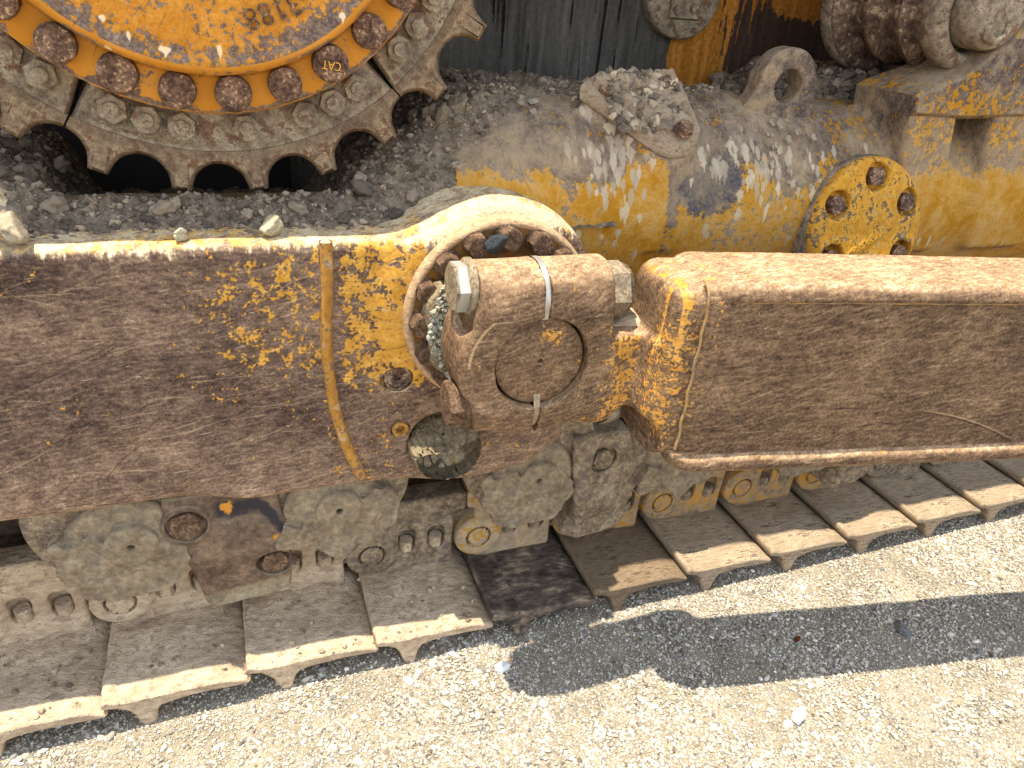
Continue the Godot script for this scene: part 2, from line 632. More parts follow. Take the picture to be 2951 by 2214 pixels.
class Pic:
	var w: int
	var h: int
	var c: PackedByteArray
	var g: PackedByteArray
	func _init(w_: int, h_: int) -> void:
		w = w_
		h = h_
		c.resize(w * h * 3)
		g.resize(w * h)
	func dab(x: int, y: int, col: Color, a: float, hh := 0.0) -> void:
		if x < 0 or y < 0 or x >= w or y >= h: return
		var k := (y * w + x) * 3
		c[k] = int(lerpf(c[k], col.r8, a))
		c[k + 1] = int(lerpf(c[k + 1], col.g8, a))
		c[k + 2] = int(lerpf(c[k + 2], col.b8, a))
		if hh != 0.0: g[y * w + x] = clampi(g[y * w + x] + int(hh * 255.0 * a), 0, 255)
	func line(x0: float, y0: float, x1: float, y1: float, wd: float, col: Color, a: float, hh: float, bow := 0.0) -> void:
		var len := maxf(absf(x1 - x0), absf(y1 - y0))
		var n := Vector2(y0 - y1, x1 - x0).normalized()
		for s in int(len) + 1:
			var t := s / maxf(len, 1.0)
			var q := n * bow * sin(t * PI)
			var fade := sin(t * PI) ** 0.5
			var half := int(ceil(wd * 0.5))
			for d in range(-half, half + 1):
				var cover := clampf(wd * 0.5 + 0.5 - absf(d), 0.0, 1.0)
				if absf(x1 - x0) > absf(y1 - y0): dab(int(lerpf(x0, x1, t) + q.x), int(lerpf(y0, y1, t) + q.y) + d, col, a * fade * cover, hh)
				else: dab(int(lerpf(x0, x1, t) + q.x) + d, int(lerpf(y0, y1, t) + q.y), col, a * fade * cover, hh)
	# a splash of mud: an uneven blot that ends in a run
	func splat(x: float, y: float, rx: float, ry: float, col: Color, a: float, n: PackedByteArray, salt: int) -> void:
		for j in range(int(-ry * 1.4), int(ry * 2.2)):
			for i in range(int(-rx * 1.6), int(rx * 1.6) + 1):
				var v := j / ry
				var u := i / (rx * (1.0 if v < 0.2 else maxf(0.25, 1.0 - (v - 0.2) * 0.55)))
				var d := sqrt(u * u + (v * v if v < 0.0 else v * v * 0.3)) + (n[(((int(y) + j) * 2 + salt) & 511) * 512 + (((int(x) + i) * 2 + salt * 7) & 511)] / 255.0 - 0.5) * 1.1
				if d < 1.0: dab(int(x) + i, int(y) + j, col, a * clampf((1.0 - d) * 5.0, 0.0, 1.0), 0.22)
	func out() -> Array:
		return [Image.create_from_data(w, h, false, Image.FORMAT_RGB8, c), Image.create_from_data(w, h, false, Image.FORMAT_L8, g)]

# an even tile: a colour ramp looked up by three sizes of noise, then specks and scratches
func tile(size: int, lut: PackedByteArray, wt: Array, sx: float, sy: float, specks: Array, salt: int, mid := 0.5) -> Pic:
	var P := Pic.new(size, size)
	var n0: PackedByteArray = nz[0]
	var n1: PackedByteArray = nz[1]
	var n2: PackedByteArray = nz[2]
	var n5: PackedByteArray = nz[5]
	var k := 512.0 / size
	for y in size:
		for x in size:
			var xs := int(x * sx)
			var ys := int(y * sy)
			var a := S(n0, int(xs * k) + salt * 71, int(ys * k) + salt * 13) - 0.5
			var b := S(n1, xs + salt * 31, ys + salt * 57) - 0.5
			var c := S(n2, xs + salt * 17, ys + salt * 91) - 0.5
			var w := S(n5, x + salt * 19, y + salt * 37) - 0.5
			var v := clampf(mid + a * wt[0] + b * wt[1] + c * wt[2] * 0.6 + w * wt[2] * 0.6, 0.0, 1.0)
			var i := y * size + x
			var l := int(v * 255.0) * 3
			var r := float(lut[l])
			var g := float(lut[l + 1])
			var bb := float(lut[l + 2])
			var hgt := 0.5 + 0.45 * b + 0.35 * c + 0.2 * a + 0.15 * w
			for s in specks:
				var sv: float = S(nz[s[0]], int(x * s[1]) + salt * 43, int(y * s[2]) + salt * 29) + a * s[6]
				var m: float = clampf((sv - s[3]) * s[4], 0.0, 1.0) * s[7]
				if m > 0.0:
					r = lerpf(r, s[5].r8, m)
					g = lerpf(g, s[5].g8, m)
					bb = lerpf(bb, s[5].b8, m)
					hgt += m * s[8]
			P.c[i * 3] = int(r)
			P.c[i * 3 + 1] = int(g)
			P.c[i * 3 + 2] = int(bb)
			P.g[i] = clampi(int(hgt * 255.0), 0, 255)
	return P

func scratches(P: Pic, count: int, seed_: int, lean: float, col: Color, a: float, lmin: float, lmax: float, hh := 0.15, y0 := 0.0, y1 := 1.0) -> void:
	var r := RandomNumberGenerator.new()
	r.seed = seed_
	for k in count:
		var x := r.randf() * P.w
		var y := r.randf_range(y0, y1) * P.h
		var an := r.randfn(lean, 0.22)
		var l := r.randf_range(lmin, lmax) * r.randf()
		P.line(x, y, x + cos(an) * l, y + sin(an) * l, r.randf_range(0.6, 1.8), col, a * r.randf_range(0.3, 1.0), hh, r.randfn(0, l * 0.05))

var RUST := [[0.0, 38, 30, 28], [0.25, 74, 58, 50], [0.5, 112, 91, 76], [0.75, 154, 128, 104], [1.0, 212, 186, 154]]

func tex_frame() -> Array:
	# x -0.60 .. 1.15, y 1.05 .. 0.33 on the front; then the top, z -0.45 .. -0.12
	var P := Pic.new(1536, 922)
	var mpp := 1.75 / 1536.0
	var lut := ramp(RUST)
	var n0: PackedByteArray = nz[0]
	var n1: PackedByteArray = nz[1]
	var n2: PackedByteArray = nz[2]
	var n4: PackedByteArray = nz[4]
	for py in P.h:
		var y := 1.05 - py * mpp
		for px in P.w:
			var x := -0.60 + px * mpp
			var a := S(n0, px / 2, py / 2) - 0.5
			var b := S(n1, px, py) - 0.5
			var c := S(n2, px, py) - 0.5
			var st := S(n1, px / 4 + py / 9, py * 2) - 0.5
			var st2 := S(n2, px / 3 + py / 7, py + 200) - 0.5
			var top := y < 0.33
			var w5 := S(nz[5], px, py) - 0.5
			var v := 0.43 + 0.36 * a + 0.24 * b + 0.34 * c + 0.44 * w5 + 0.20 * st + 0.34 * st2 + 0.1 * (S(n4, px / 2, py / 2) - 0.5)
			v += 0.16 * smoothstep(0.62, 0.40, y) + 0.03
			v -= 0.10 * smoothstep(0.80, 0.93, y) * smoothstep(0.2, -0.1, x)
			var l := clampi(int(v * 255.0), 0, 255) * 3
			var r := float(lut[l])
			var g := float(lut[l + 1])
			var bb := float(lut[l + 2])
			var hgt := 0.4 + 0.3 * b + 0.2 * c + 0.12 * w5 + 0.1 * st
			var n := (S(n4, px + 40, py) - 0.5) * 0.9 + (S(n1, px + 77, py + 10) - 0.5) * 1.1 + a * 0.7 + (S(n2, px + 9, py + 5) - 0.5) * 0.8 + st2 * 0.35 + 0.5
			var f := -0.2
			if not top:
				if x > 0.385:
					f = 0.62 * smoothstep(0.60, 0.70, y) * smoothstep(0.40, 0.43, x) + 0.28 * smoothstep(0.47, 0.53, x) * smoothstep(0.62, 0.7, y)
					f -= 0.45 * smoothstep(0.89, 0.93, y) * smoothstep(0.47, 0.42, x)
				else:
					f = -0.22 + 0.70 * smoothstep(0.06, 0.36, x) * smoothstep(0.60, 0.75, y) * smoothstep(0.955, 0.9, y)
				f += 0.16 * exp(-(((x - 0.20) / 0.05) ** 2 + ((y - 0.81) / 0.05) ** 2)) - 0.02
			else:
				f = 0.42
			if x > 0.57: f = minf(f, 0.30)
			if n < f:
				var e := clampf((f - n) * 9.0, 0.0, 1.0)
				var w := 0.5 + 1.0 * b + 0.7 * c
				r = lerpf(r, lerpf(178.0, 226.0, clampf(w, 0, 1)), e)
				g = lerpf(g, lerpf(124.0, 174.0, clampf(w, 0, 1)), e)
				bb = lerpf(bb, lerpf(42.0, 84.0, clampf(w, 0, 1)), e)
				hgt += 0.3 * e
			# pale dust lying on the upper edge and trickling over it
			var du := smoothstep(0.912, 0.930, y - 0.006 + (S(n1, px * 2, py / 4) - 0.5) * 0.038 + c * 0.014 + a * 0.03)
			if top: du = clampf(0.66 + 1.1 * b + 0.8 * a + 0.3 * c, 0.25, 1.0)
			if du > 0.0:
				r = lerpf(r, 206.0 + 60.0 * c, du)
				g = lerpf(g, 188.0 + 60.0 * c, du)
				bb = lerpf(bb, 152.0 + 50.0 * c, du)
				hgt += 0.3 * du * (1.0 + 2.0 * c)
			var k := py * P.w + px
			P.c[k * 3] = clampi(int(r), 0, 255)
			P.c[k * 3 + 1] = clampi(int(g), 0, 255)
			P.c[k * 3 + 2] = clampi(int(bb), 0, 255)
			P.g[k] = clampi(int(hgt * 255.0), 0, 255)
	scratches(P, 900, 11, -0.14, Color8(206, 178, 142), 0.62, 12, 170, 0.12, 0.15, 0.66)
	scratches(P, 260, 14, 0.6, Color8(170, 142, 112), 0.4, 8, 60, 0.1, 0.15, 0.66)
	scratches(P, 420, 12, -0.35, Color8(38, 29, 28), 0.6, 12, 150, -0.3, 0.15, 0.66)
	for q in [[380, 330, 600, 230, 1.6], [560, 420, 640, 340, 1.2], [300, 500, 420, 410, 2.0], [660, 470, 720, 410, 1.2]]:
		P.line(q[0], q[1], q[2], q[3], q[4], Color8(40, 31, 30), 0.5, -0.3, 5)
		P.line(q[0], q[1] + 4, q[2], q[3] + 4, 1.2, Color8(176, 150, 120), 0.35, 0.2, 5)
	scratches(P, 110, 13, -0.1, Color8(238, 226, 205), 0.9, 5, 34, 0.2, 0.15, 0.66)
	return P.out()

func tex_arm() -> Array:
	# x 0.50 .. 2.30, y 1.00 .. 0.54 on the front; then the top, z -0.10 .. 0.36
	var P := Pic.new(1536, 785)
	var mpp := 1.8 / 1536.0
	var lut := ramp([[0.0, 38, 31, 27], [0.25, 78, 60, 46], [0.5, 118, 94, 71], [0.75, 160, 131, 101], [1.0, 218, 190, 154]])
	var n0: PackedByteArray = nz[0]
	var n1: PackedByteArray = nz[1]
	var n2: PackedByteArray = nz[2]
	var n4: PackedByteArray = nz[4]
	for py in P.h:
		var y := 1.0 - py * mpp
		for px in P.w:
			var x := 0.5 + px * mpp
			var top := y < 0.54
			var a := S(n0, px / 2 + 90, py / 2) - 0.5
			var b := S(n1, px + 33, py) - 0.5
			var c := S(n2, px, py + 77) - 0.5
			var dx := px / 4 + py / 5
			var st := S(n1, dx, py * 2 + px / 9) - 0.5
			var st2 := S(n2, px / 3 + py / 4, py + px / 8 + 200) - 0.5
			var arm := x > 0.985
			var w5 := S(nz[5], px, py) - 0.5
			var v := 0.44 + 0.22 * a + 0.22 * b + 0.34 * c + 0.48 * w5 + (0.22 if arm else 0.10) * st + 0.36 * st2 + 0.06 * (S(n4, px / 2 + 50, py / 2) - 0.5)
			if arm and not top: v -= 0.02
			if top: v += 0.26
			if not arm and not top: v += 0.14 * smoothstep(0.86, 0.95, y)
			var l := clampi(int(v * 255.0), 0, 255) * 3
			var r := float(lut[l])
			var g := float(lut[l + 1])
			var bb := float(lut[l + 2])
			var hgt := 0.4 + 0.3 * b + 0.2 * c + 0.12 * w5 + 0.1 * st
			var n := (S(n4, px, py) - 0.5) * 0.7 + (S(n1, px, py + 80) - 0.5) * 0.9 + (S(n2, px + 9, py + 5) - 0.5) * 1.3 + st * 0.5 + 0.52
			var f := -0.25 if arm else -0.08
			if not top:
				f += 0.66 * exp(-pow((x - 0.875) / 0.055, 2.0)) * smoothstep(0.88, 0.84, y) * smoothstep(0.61, 0.66, y)
				f += 0.40 * exp(-pow((x - 0.945) / 0.04, 2.0)) * smoothstep(0.96, 0.9, y) * smoothstep(0.60, 0.66, y)
				f += 0.90 * exp(-(pow((x - 0.735) / 0.022, 2.0) + pow((y - 0.832) / 0.016, 2.0)))
				f += 0.35 * exp(-(pow((x - 0.757) / 0.02, 2.0) + pow((y - 0.812) / 0.012, 2.0)))
			else:
				f = 0.0 + 0.2 * smoothstep(1.05, 0.95, x) * smoothstep(0.9, 0.94, x)
			if x > 0.93 and x < 1.02: f += 0.7 * exp(-pow((x - 0.925 - (0.0 if top else 0.0)) / 0.014, 2.0)) * (1.0 if y > 0.8 or top else 0.0)
			# paint left in the corner of the weld round the face plate
			if not top and arm:
				var edge := minf(absf(y - 0.9075), absf(x - 0.9935 + 0.004 * sin(y * 60.0)))
				if y < 0.911 and y > 0.905 or absf(x - 0.9935) < 0.005 and y < 0.91: f += 0.42 * exp(-pow(edge / 0.003, 2.0)) * smoothstep(0.60, 0.75, y)
			if n < f:
				var e := clampf((f - n) * 6.0, 0.0, 1.0)
				var w := clampf(0.5 + 1.0 * b + 0.7 * c, 0.0, 1.0)
				r = lerpf(r, lerpf(178.0, 222.0, w), e)
				g = lerpf(g, lerpf(122.0, 168.0, w), e)
				bb = lerpf(bb, lerpf(46.0, 88.0, w), e)
				hgt += 0.25 * e
			var k := py * P.w + px
			P.c[k * 3] = clampi(int(r), 0, 255)
			P.c[k * 3 + 1] = clampi(int(g), 0, 255)
			P.c[k * 3 + 2] = clampi(int(bb), 0, 255)
			P.g[k] = clampi(int(hgt * 255.0), 0, 255)
	scratches(P, 1000, 21, -0.32, Color8(206, 176, 138), 0.55, 10, 120, 0.12, 0.0, 0.6)
	scratches(P, 260, 25, 0.1, Color8(180, 150, 116), 0.4, 10, 80, 0.1, 0.0, 1.0)
	scratches(P, 460, 22, -0.25, Color8(38, 29, 26), 0.55, 10, 120, -0.3, 0.0, 0.6)
	scratches(P, 40, 23, -0.15, Color8(240, 226, 200), 0.8, 6, 40, 0.2, 0.0, 0.6)
	for k in 34:
		var t := lerpf(2.35, 3.05, k / 33.0)
		var t2 := t + 0.03
		P.line((0.718 - 0.5 + 0.128 * cos(t)) / mpp, (1.0 - 0.775 - 0.128 * sin(t)) / mpp, (0.718 - 0.5 + 0.128 * cos(t2)) / mpp, (1.0 - 0.775 - 0.128 * sin(t2)) / mpp, 4.0, Color8(206, 170, 126), 0.75, 0.1)
	P.line(800, 265, 1010, 330, 2.4, Color8(176, 146, 110), 0.8, 0.2, -9)
	P.line(800, 268, 1010, 334, 2.0, Color8(40, 30, 26), 0.7, -0.3, -9)
	P.line(760, 340, 860, 346, 2.0, Color8(50, 38, 32), 0.7, -0.3, 0)
	return P.out()

func tex_house() -> Array:
	# x 0.60 .. 2.40, y 1.32 .. 0.70 on the front; then the top, z -0.65 .. -0.15
	var P := Pic.new(1536, 956)
	var mpp := 1.8 / 1536.0
	var lut := ramp([[0.0, 52, 44, 44], [0.3, 92, 80, 73], [0.6, 134, 118, 101], [1.0, 184, 166, 140]])
	var n0: PackedByteArray = nz[0]
	var n1: PackedByteArray = nz[1]
	var n2: PackedByteArray = nz[2]
	var n4: PackedByteArray = nz[4]
	for py in P.h:
		var y := 1.32 - py * mpp
		for px in P.w:
			var x := 0.6 + px * mpp
			var top := y < 0.70
			var a := S(n0, px / 2 + 190, py / 2) - 0.5
			var b := S(n1, px + 133, py) - 0.5
			var c := S(n2, px, py + 7) - 0.5
			var v := clampf(0.46 + 0.5 * a + 0.5 * b + 0.35 * c + 0.4 * (S(nz[5], px, py) - 0.5), 0.0, 1.0)
			var l := int(v * 255.0) * 3
			var r := float(lut[l])
			var g := float(lut[l + 1])
			var bb := float(lut[l + 2])
			var hgt := 0.4 + 0.3 * b + 0.4 * c
			var n := (S(n4, px, py) - 0.5) * 0.8 + b * 0.7 + a * 0.8 + c * 0.7 + 0.5
			var f := 0.76 * smoothstep(1.09, 0.93, y + 0.10 * a)
			f += 0.65 * smoothstep(0.98, 1.05, x) * smoothstep(1.11, 1.09, x) * smoothstep(1.11, 1.02, y) + 0.45 * smoothstep(0.86, 0.82, x) * smoothstep(1.08, 1.0, y)
			f += 0.55 * smoothstep(1.58, 1.70, x) * smoothstep(1.30, 1.10, y)
			f -= 0.50 * exp(-pow((x - 1.115) / 0.018, 2.0))
			var blot := smoothstep(0.075, 0.045, sqrt((x - 1.20) ** 2 * 0.8 + (y - 1.00) ** 2) + 0.05 * a + 0.04 * b)
			f -= 0.6 * blot
			r = lerpf(r, 84.0 + 60.0 * c, blot * 0.8)
			g = lerpf(g, 80.0 + 60.0 * c, blot * 0.8)
			bb = lerpf(bb, 80.0 + 60.0 * c, blot * 0.8)
			if top: f = 0.18 + 0.2 * smoothstep(1.5, 1.7, x)
			if n < f:
				var e := clampf((f - n) * 9.0, 0.0, 1.0)
				var w := clampf(0.5 + 1.3 * a + 0.8 * b + 0.5 * c, 0.0, 1.0)
				r = lerpf(r, lerpf(170.0, 218.0, w), e)
				g = lerpf(g, lerpf(118.0, 168.0, w), e)
				bb = lerpf(bb, lerpf(30.0, 92.0, w), e)
				hgt += 0.3 * e
			hgt += 0.1 * a
			var film := clampf(0.22 + 0.9 * a + 0.6 * b, 0.0, 0.55)
			r = lerpf(r, 164.0, film)
			g = lerpf(g, 138.0, film)
			bb = lerpf(bb, 100.0, film)
			var du := smoothstep(0.56, 0.8, S(n0, px + 60, py + 20) + 0.3 * c + (0.12 if top else -0.12))
			r = lerpf(r, 172.0, du * 0.35)
			g = lerpf(g, 153.0, du * 0.35)
			bb = lerpf(bb, 128.0, du * 0.35)
			var k := py * P.w + px
			P.c[k * 3] = clampi(int(r), 0, 255)
			P.c[k * 3 + 1] = clampi(int(g), 0, 255)
			P.c[k * 3 + 2] = clampi(int(bb), 0, 255)
			P.g[k] = clampi(int(hgt * 255.0), 0, 255)
	var rg := RandomNumberGenerator.new()
	rg.seed = 77
	for k in 170:
		var x := rg.randfn(0.98, 0.07) if k < 85 else rg.randfn(1.36, 0.13)
		var y := rg.randfn(1.03, 0.055)
		if absf(x - 1.11) < 0.05: continue
		var sz := rg.randf_range(3.0, 9.0)
		P.splat((x - 0.6) / mpp, (1.32 - y) / mpp, sz, sz * rg.randf_range(1.0, 2.1), Color8(204, 187, 160).darkened(rg.randf() * 0.2), 0.8, nz[1], k)
	for k in 30:
		P.splat((rg.randf_range(0.9, 2.3) - 0.6) / mpp, (1.32 - rg.randf_range(0.74, 0.86)) / mpp, rg.randf_range(2, 5), rg.randf_range(6, 16), Color8(190, 180, 164), 0.9, nz[1], k + 300)
	scratches(P, 260, 31, 1.5, Color8(196, 178, 148), 0.6, 14, 110, 0.1)
	scratches(P, 160, 32, 1.4, Color8(70, 56, 48), 0.5, 10, 70, -0.1)
	return P.out()

func tex_hub() -> Array:
	# x -0.25 .. 0.75, y 1.60 .. 1.05
	var P := Pic.new(1024, 563)
	var mpp := 1.0 / 1024.0
	var n0: PackedByteArray = nz[0]
	var n1: PackedByteArray = nz[1]
	var n2: PackedByteArray = nz[2]
	var n4: PackedByteArray = nz[4]
	var lut := ramp([[0.0, 64, 52, 48], [0.4, 104, 86, 76], [0.7, 138, 116, 98], [1.0, 176, 154, 130]])
	for py in P.h:
		var y := (1.60 - py * mpp - HY) / 1.026
		for px in P.w:
			var x := (-0.25 + px * mpp - HX) / 1.026
			var rr := sqrt(x * x + y * y)
			var a := S(n0, px / 2 + 19, py / 2 + 100) - 0.5
			var b := S(n1, px + 3, py + 44) - 0.5
			var c := S(n2, px, py) - 0.5
			var l := clampi(int((0.5 + 0.4 * b + 0.7 * c) * 255.0), 0, 255) * 3
			var r := float(lut[l])
			var g := float(lut[l + 1])
			var bb := float(lut[l + 2])
			var hgt := 0.35 + 0.3 * b + 0.3 * c
			var n := (S(n4, px, py) - 0.5) * 0.9 + a * 0.9 + c * 0.7 + 0.5
			var f := 0.72
			if rr < 0.306: f = 0.70 + 0.25 * a
			if rr < 0.306 and rr > 0.262: f -= 0.38 * smoothstep(0.266, 0.292, rr) * smoothstep(-0.10, 0.02, absf(x) - 0.04)
			if rr >= 0.306 and rr < 0.33: f = 1.3
			if rr > 0.33:
				var ph := fposmod(rad_to_deg(atan2(y, x)) + 98.0, 13.15)
				ph = minf(ph, 13.15 - ph) / 6.58
				f = 0.30 + 0.62 * smoothstep(0.35, 0.75, ph + 0.3 * a) - 0.7 * smoothstep(0.366, 0.376, rr + 0.012 * a)
			if n < f:
				var e := clampf((f - n) * 14.0, 0.0, 1.0)
				var w := clampf(0.55 + 0.8 * a + (0.7 * c + 0.6 * b if rr < 0.306 else 0.1 * c), 0.0, 1.0)
				r = lerpf(r, lerpf(172.0, 222.0, w), e)
				g = lerpf(g, lerpf(110.0, 156.0, w), e)
				bb = lerpf(bb, lerpf(28.0, 70.0, w), e)
				hgt += 0.35 * e
			if rr > 0.3775 and n > 0.38:
				r = 222.0
				g = 192.0
				bb = 156.0
			var k := py * P.w + px
			P.c[k * 3] = clampi(int(r), 0, 255)
			P.c[k * 3 + 1] = clampi(int(g), 0, 255)
			P.c[k * 3 + 2] = clampi(int(bb), 0, 255)
			P.g[k] = clampi(int(hgt * 255.0), 0, 255)
	scratches(P, 130, 41, -0.7, Color8(232, 190, 120), 0.5, 8, 60, 0.1)
	scratches(P, 90, 42, -0.9, Color8(74, 58, 56), 0.7, 8, 60, -0.2)
	var cream := Color8(236, 206, 168)
	for d in [[0.145, 1.225, 4.0, 5.0], [0.265, 1.213, 4.0, 9.0], [0.19, 1.208, 9.0, 5.0], [0.45, 1.268, 6.0, 6.0], [0.115, 1.245, 5.0, 4.0]]:
		P.splat((d[0] + 0.25) / mpp, (1.60 - d[1]) / mpp, d[2], d[3], cream, 0.95, nz[1], int(d[0] * 500.0))
	return P.out()

func tex_bracket() -> Array:
	# x 0.06 .. 0.34, y 0.44 .. 0.10
	var P := Pic.new(420, 510)
	var mpp := 0.28 / 420.0
	var lut := ramp([[0.0, 46, 38, 34], [0.3, 86, 71, 59], [0.6, 122, 102, 83], [1.0, 172, 150, 122]])
	var khaki := ramp([[0.0, 74, 66, 54], [0.4, 126, 114, 92], [1.0, 184, 170, 140]])
	for py in P.h:
		var y := 0.44 - py * mpp
		for px in P.w:
			var x := 0.06 + px * mpp
			var a := S(nz[0], px, py) - 0.5
			var b := S(nz[1], px, py + 60) - 0.5
			var c := S(nz[2], px, py) - 0.5
			var w := S(nz[5], px, py) - 0.5
			var l := clampi(int((0.48 + 0.4 * a + 0.4 * b + 0.3 * c + 0.3 * w) * 255.0), 0, 255) * 3
			var low := smoothstep(0.185, 0.165, y + 0.02 * a - (x - 0.2) * 0.12)
			var r := lerpf(lut[l], khaki[l], low)
			var g := lerpf(lut[l + 1], khaki[l + 1], low)
			var bb := lerpf(lut[l + 2], khaki[l + 2], low)
			# oily stain along the upper right, bits of yellow left in it
			var band := absf(y - (0.392 - 1.6 * maxf(0.0, x - 0.245))) - 0.016 - 0.02 * (a + b)
			var st := smoothstep(0.010, -0.006, band) * smoothstep(0.150, 0.175, x)
			r = lerpf(r, 46.0, st * 0.85)
			g = lerpf(g, 44.0, st * 0.85)
			bb = lerpf(bb, 50.0, st * 0.85)
			for q in [[0.186, 0.392, 0.011, 0.016], [0.276, 0.300, 0.010, 0.014]]:
				var d := sqrt(((x - q[0]) / q[2]) ** 2 + ((y - q[1]) / q[3]) ** 2) + 1.3 * b + 0.8 * w
				var e := smoothstep(1.0, 0.75, d)
				r = lerpf(r, 196.0, e)
				g = lerpf(g, 136.0, e)
				bb = lerpf(bb, 54.0, e)
			var k := py * P.w + px
			P.c[k * 3] = clampi(int(r), 0, 255)
			P.c[k * 3 + 1] = clampi(int(g), 0, 255)
			P.c[k * 3 + 2] = clampi(int(bb), 0, 255)
			P.g[k] = clampi(int((0.5 + 0.4 * b + 0.2 * c + 0.1 * w) * 255.0), 0, 255)
	scratches(P, 160, 81, 0.5, Color8(184, 156, 124), 0.5, 8, 50, 0.1)
	return P.out()

func tex_wall() -> Array:
	# dark hull plate with runs; x 0.3 .. 2.3 over 1024, y 1.7 .. 0.95
	var P := Pic.new(1024, 384)
	var mpp := 2.0 / 1024.0
	var n0: PackedByteArray = nz[0]
	var n1: PackedByteArray = nz[1]
	var n2: PackedByteArray = nz[2]
	for py in P.h:
		for px in P.w:
			var x := 0.3 + px * mpp
			var a := S(n0, px / 2 + 300, py / 3) - 0.5
			var run := S(n1, px * 2, py / 7) - 0.5
			var run2 := S(n2, px, py / 9) - 0.5
			var c := S(n2, px, py) - 0.5
			var v := 0.5 + 0.5 * a + 0.5 * run + 0.35 * run2 + 0.25 * c
			var grey := lerpf(52.0, 118.0, clampf(v, 0, 1))
			var r := grey
			var g := grey * 0.965
			var bb := grey * 0.89
			var dk := smoothstep(0.64, 0.76, S(n1, px * 2 + 100, py / 10) + 0.2 * run2)
			r = lerpf(r, 30.0, dk)
			g = lerpf(g, 26.0, dk)
			bb = lerpf(bb, 26.0, dk)
			if x > 1.43 + 0.04 * a:
				var f := 0.50 + 0.5 * smoothstep(1.62, 1.50, x) - 0.35 * smoothstep(1.62, 1.68, x) * smoothstep(170.0, 210.0, py) + 0.5 * smoothstep(1.7, 1.8, x) * smoothstep(210.0, 180.0, py)
				var yel: bool = S(n1, px * 2 + 31, py / 6) * 0.7 + S(n2, px, py / 5) * 0.3 < f
				var w := clampf(0.5 + run + c, 0, 1)
				r = lerpf(140.0, 190.0, w) if yel else lerpf(52.0, 84.0, w)
				g = lerpf(88.0, 130.0, w) if yel else lerpf(40.0, 64.0, w)
				bb = lerpf(24.0, 60.0, w) if yel else lerpf(34.0, 50.0, w)
			var k := py * P.w + px
			P.c[k * 3] = clampi(int(r), 0, 255)
			P.c[k * 3 + 1] = clampi(int(g), 0, 255)
			P.c[k * 3 + 2] = clampi(int(bb), 0, 255)
			P.g[k] = clampi(int((0.5 + 0.4 * c + 0.3 * run) * 255.0), 0, 255)
	return P.out()

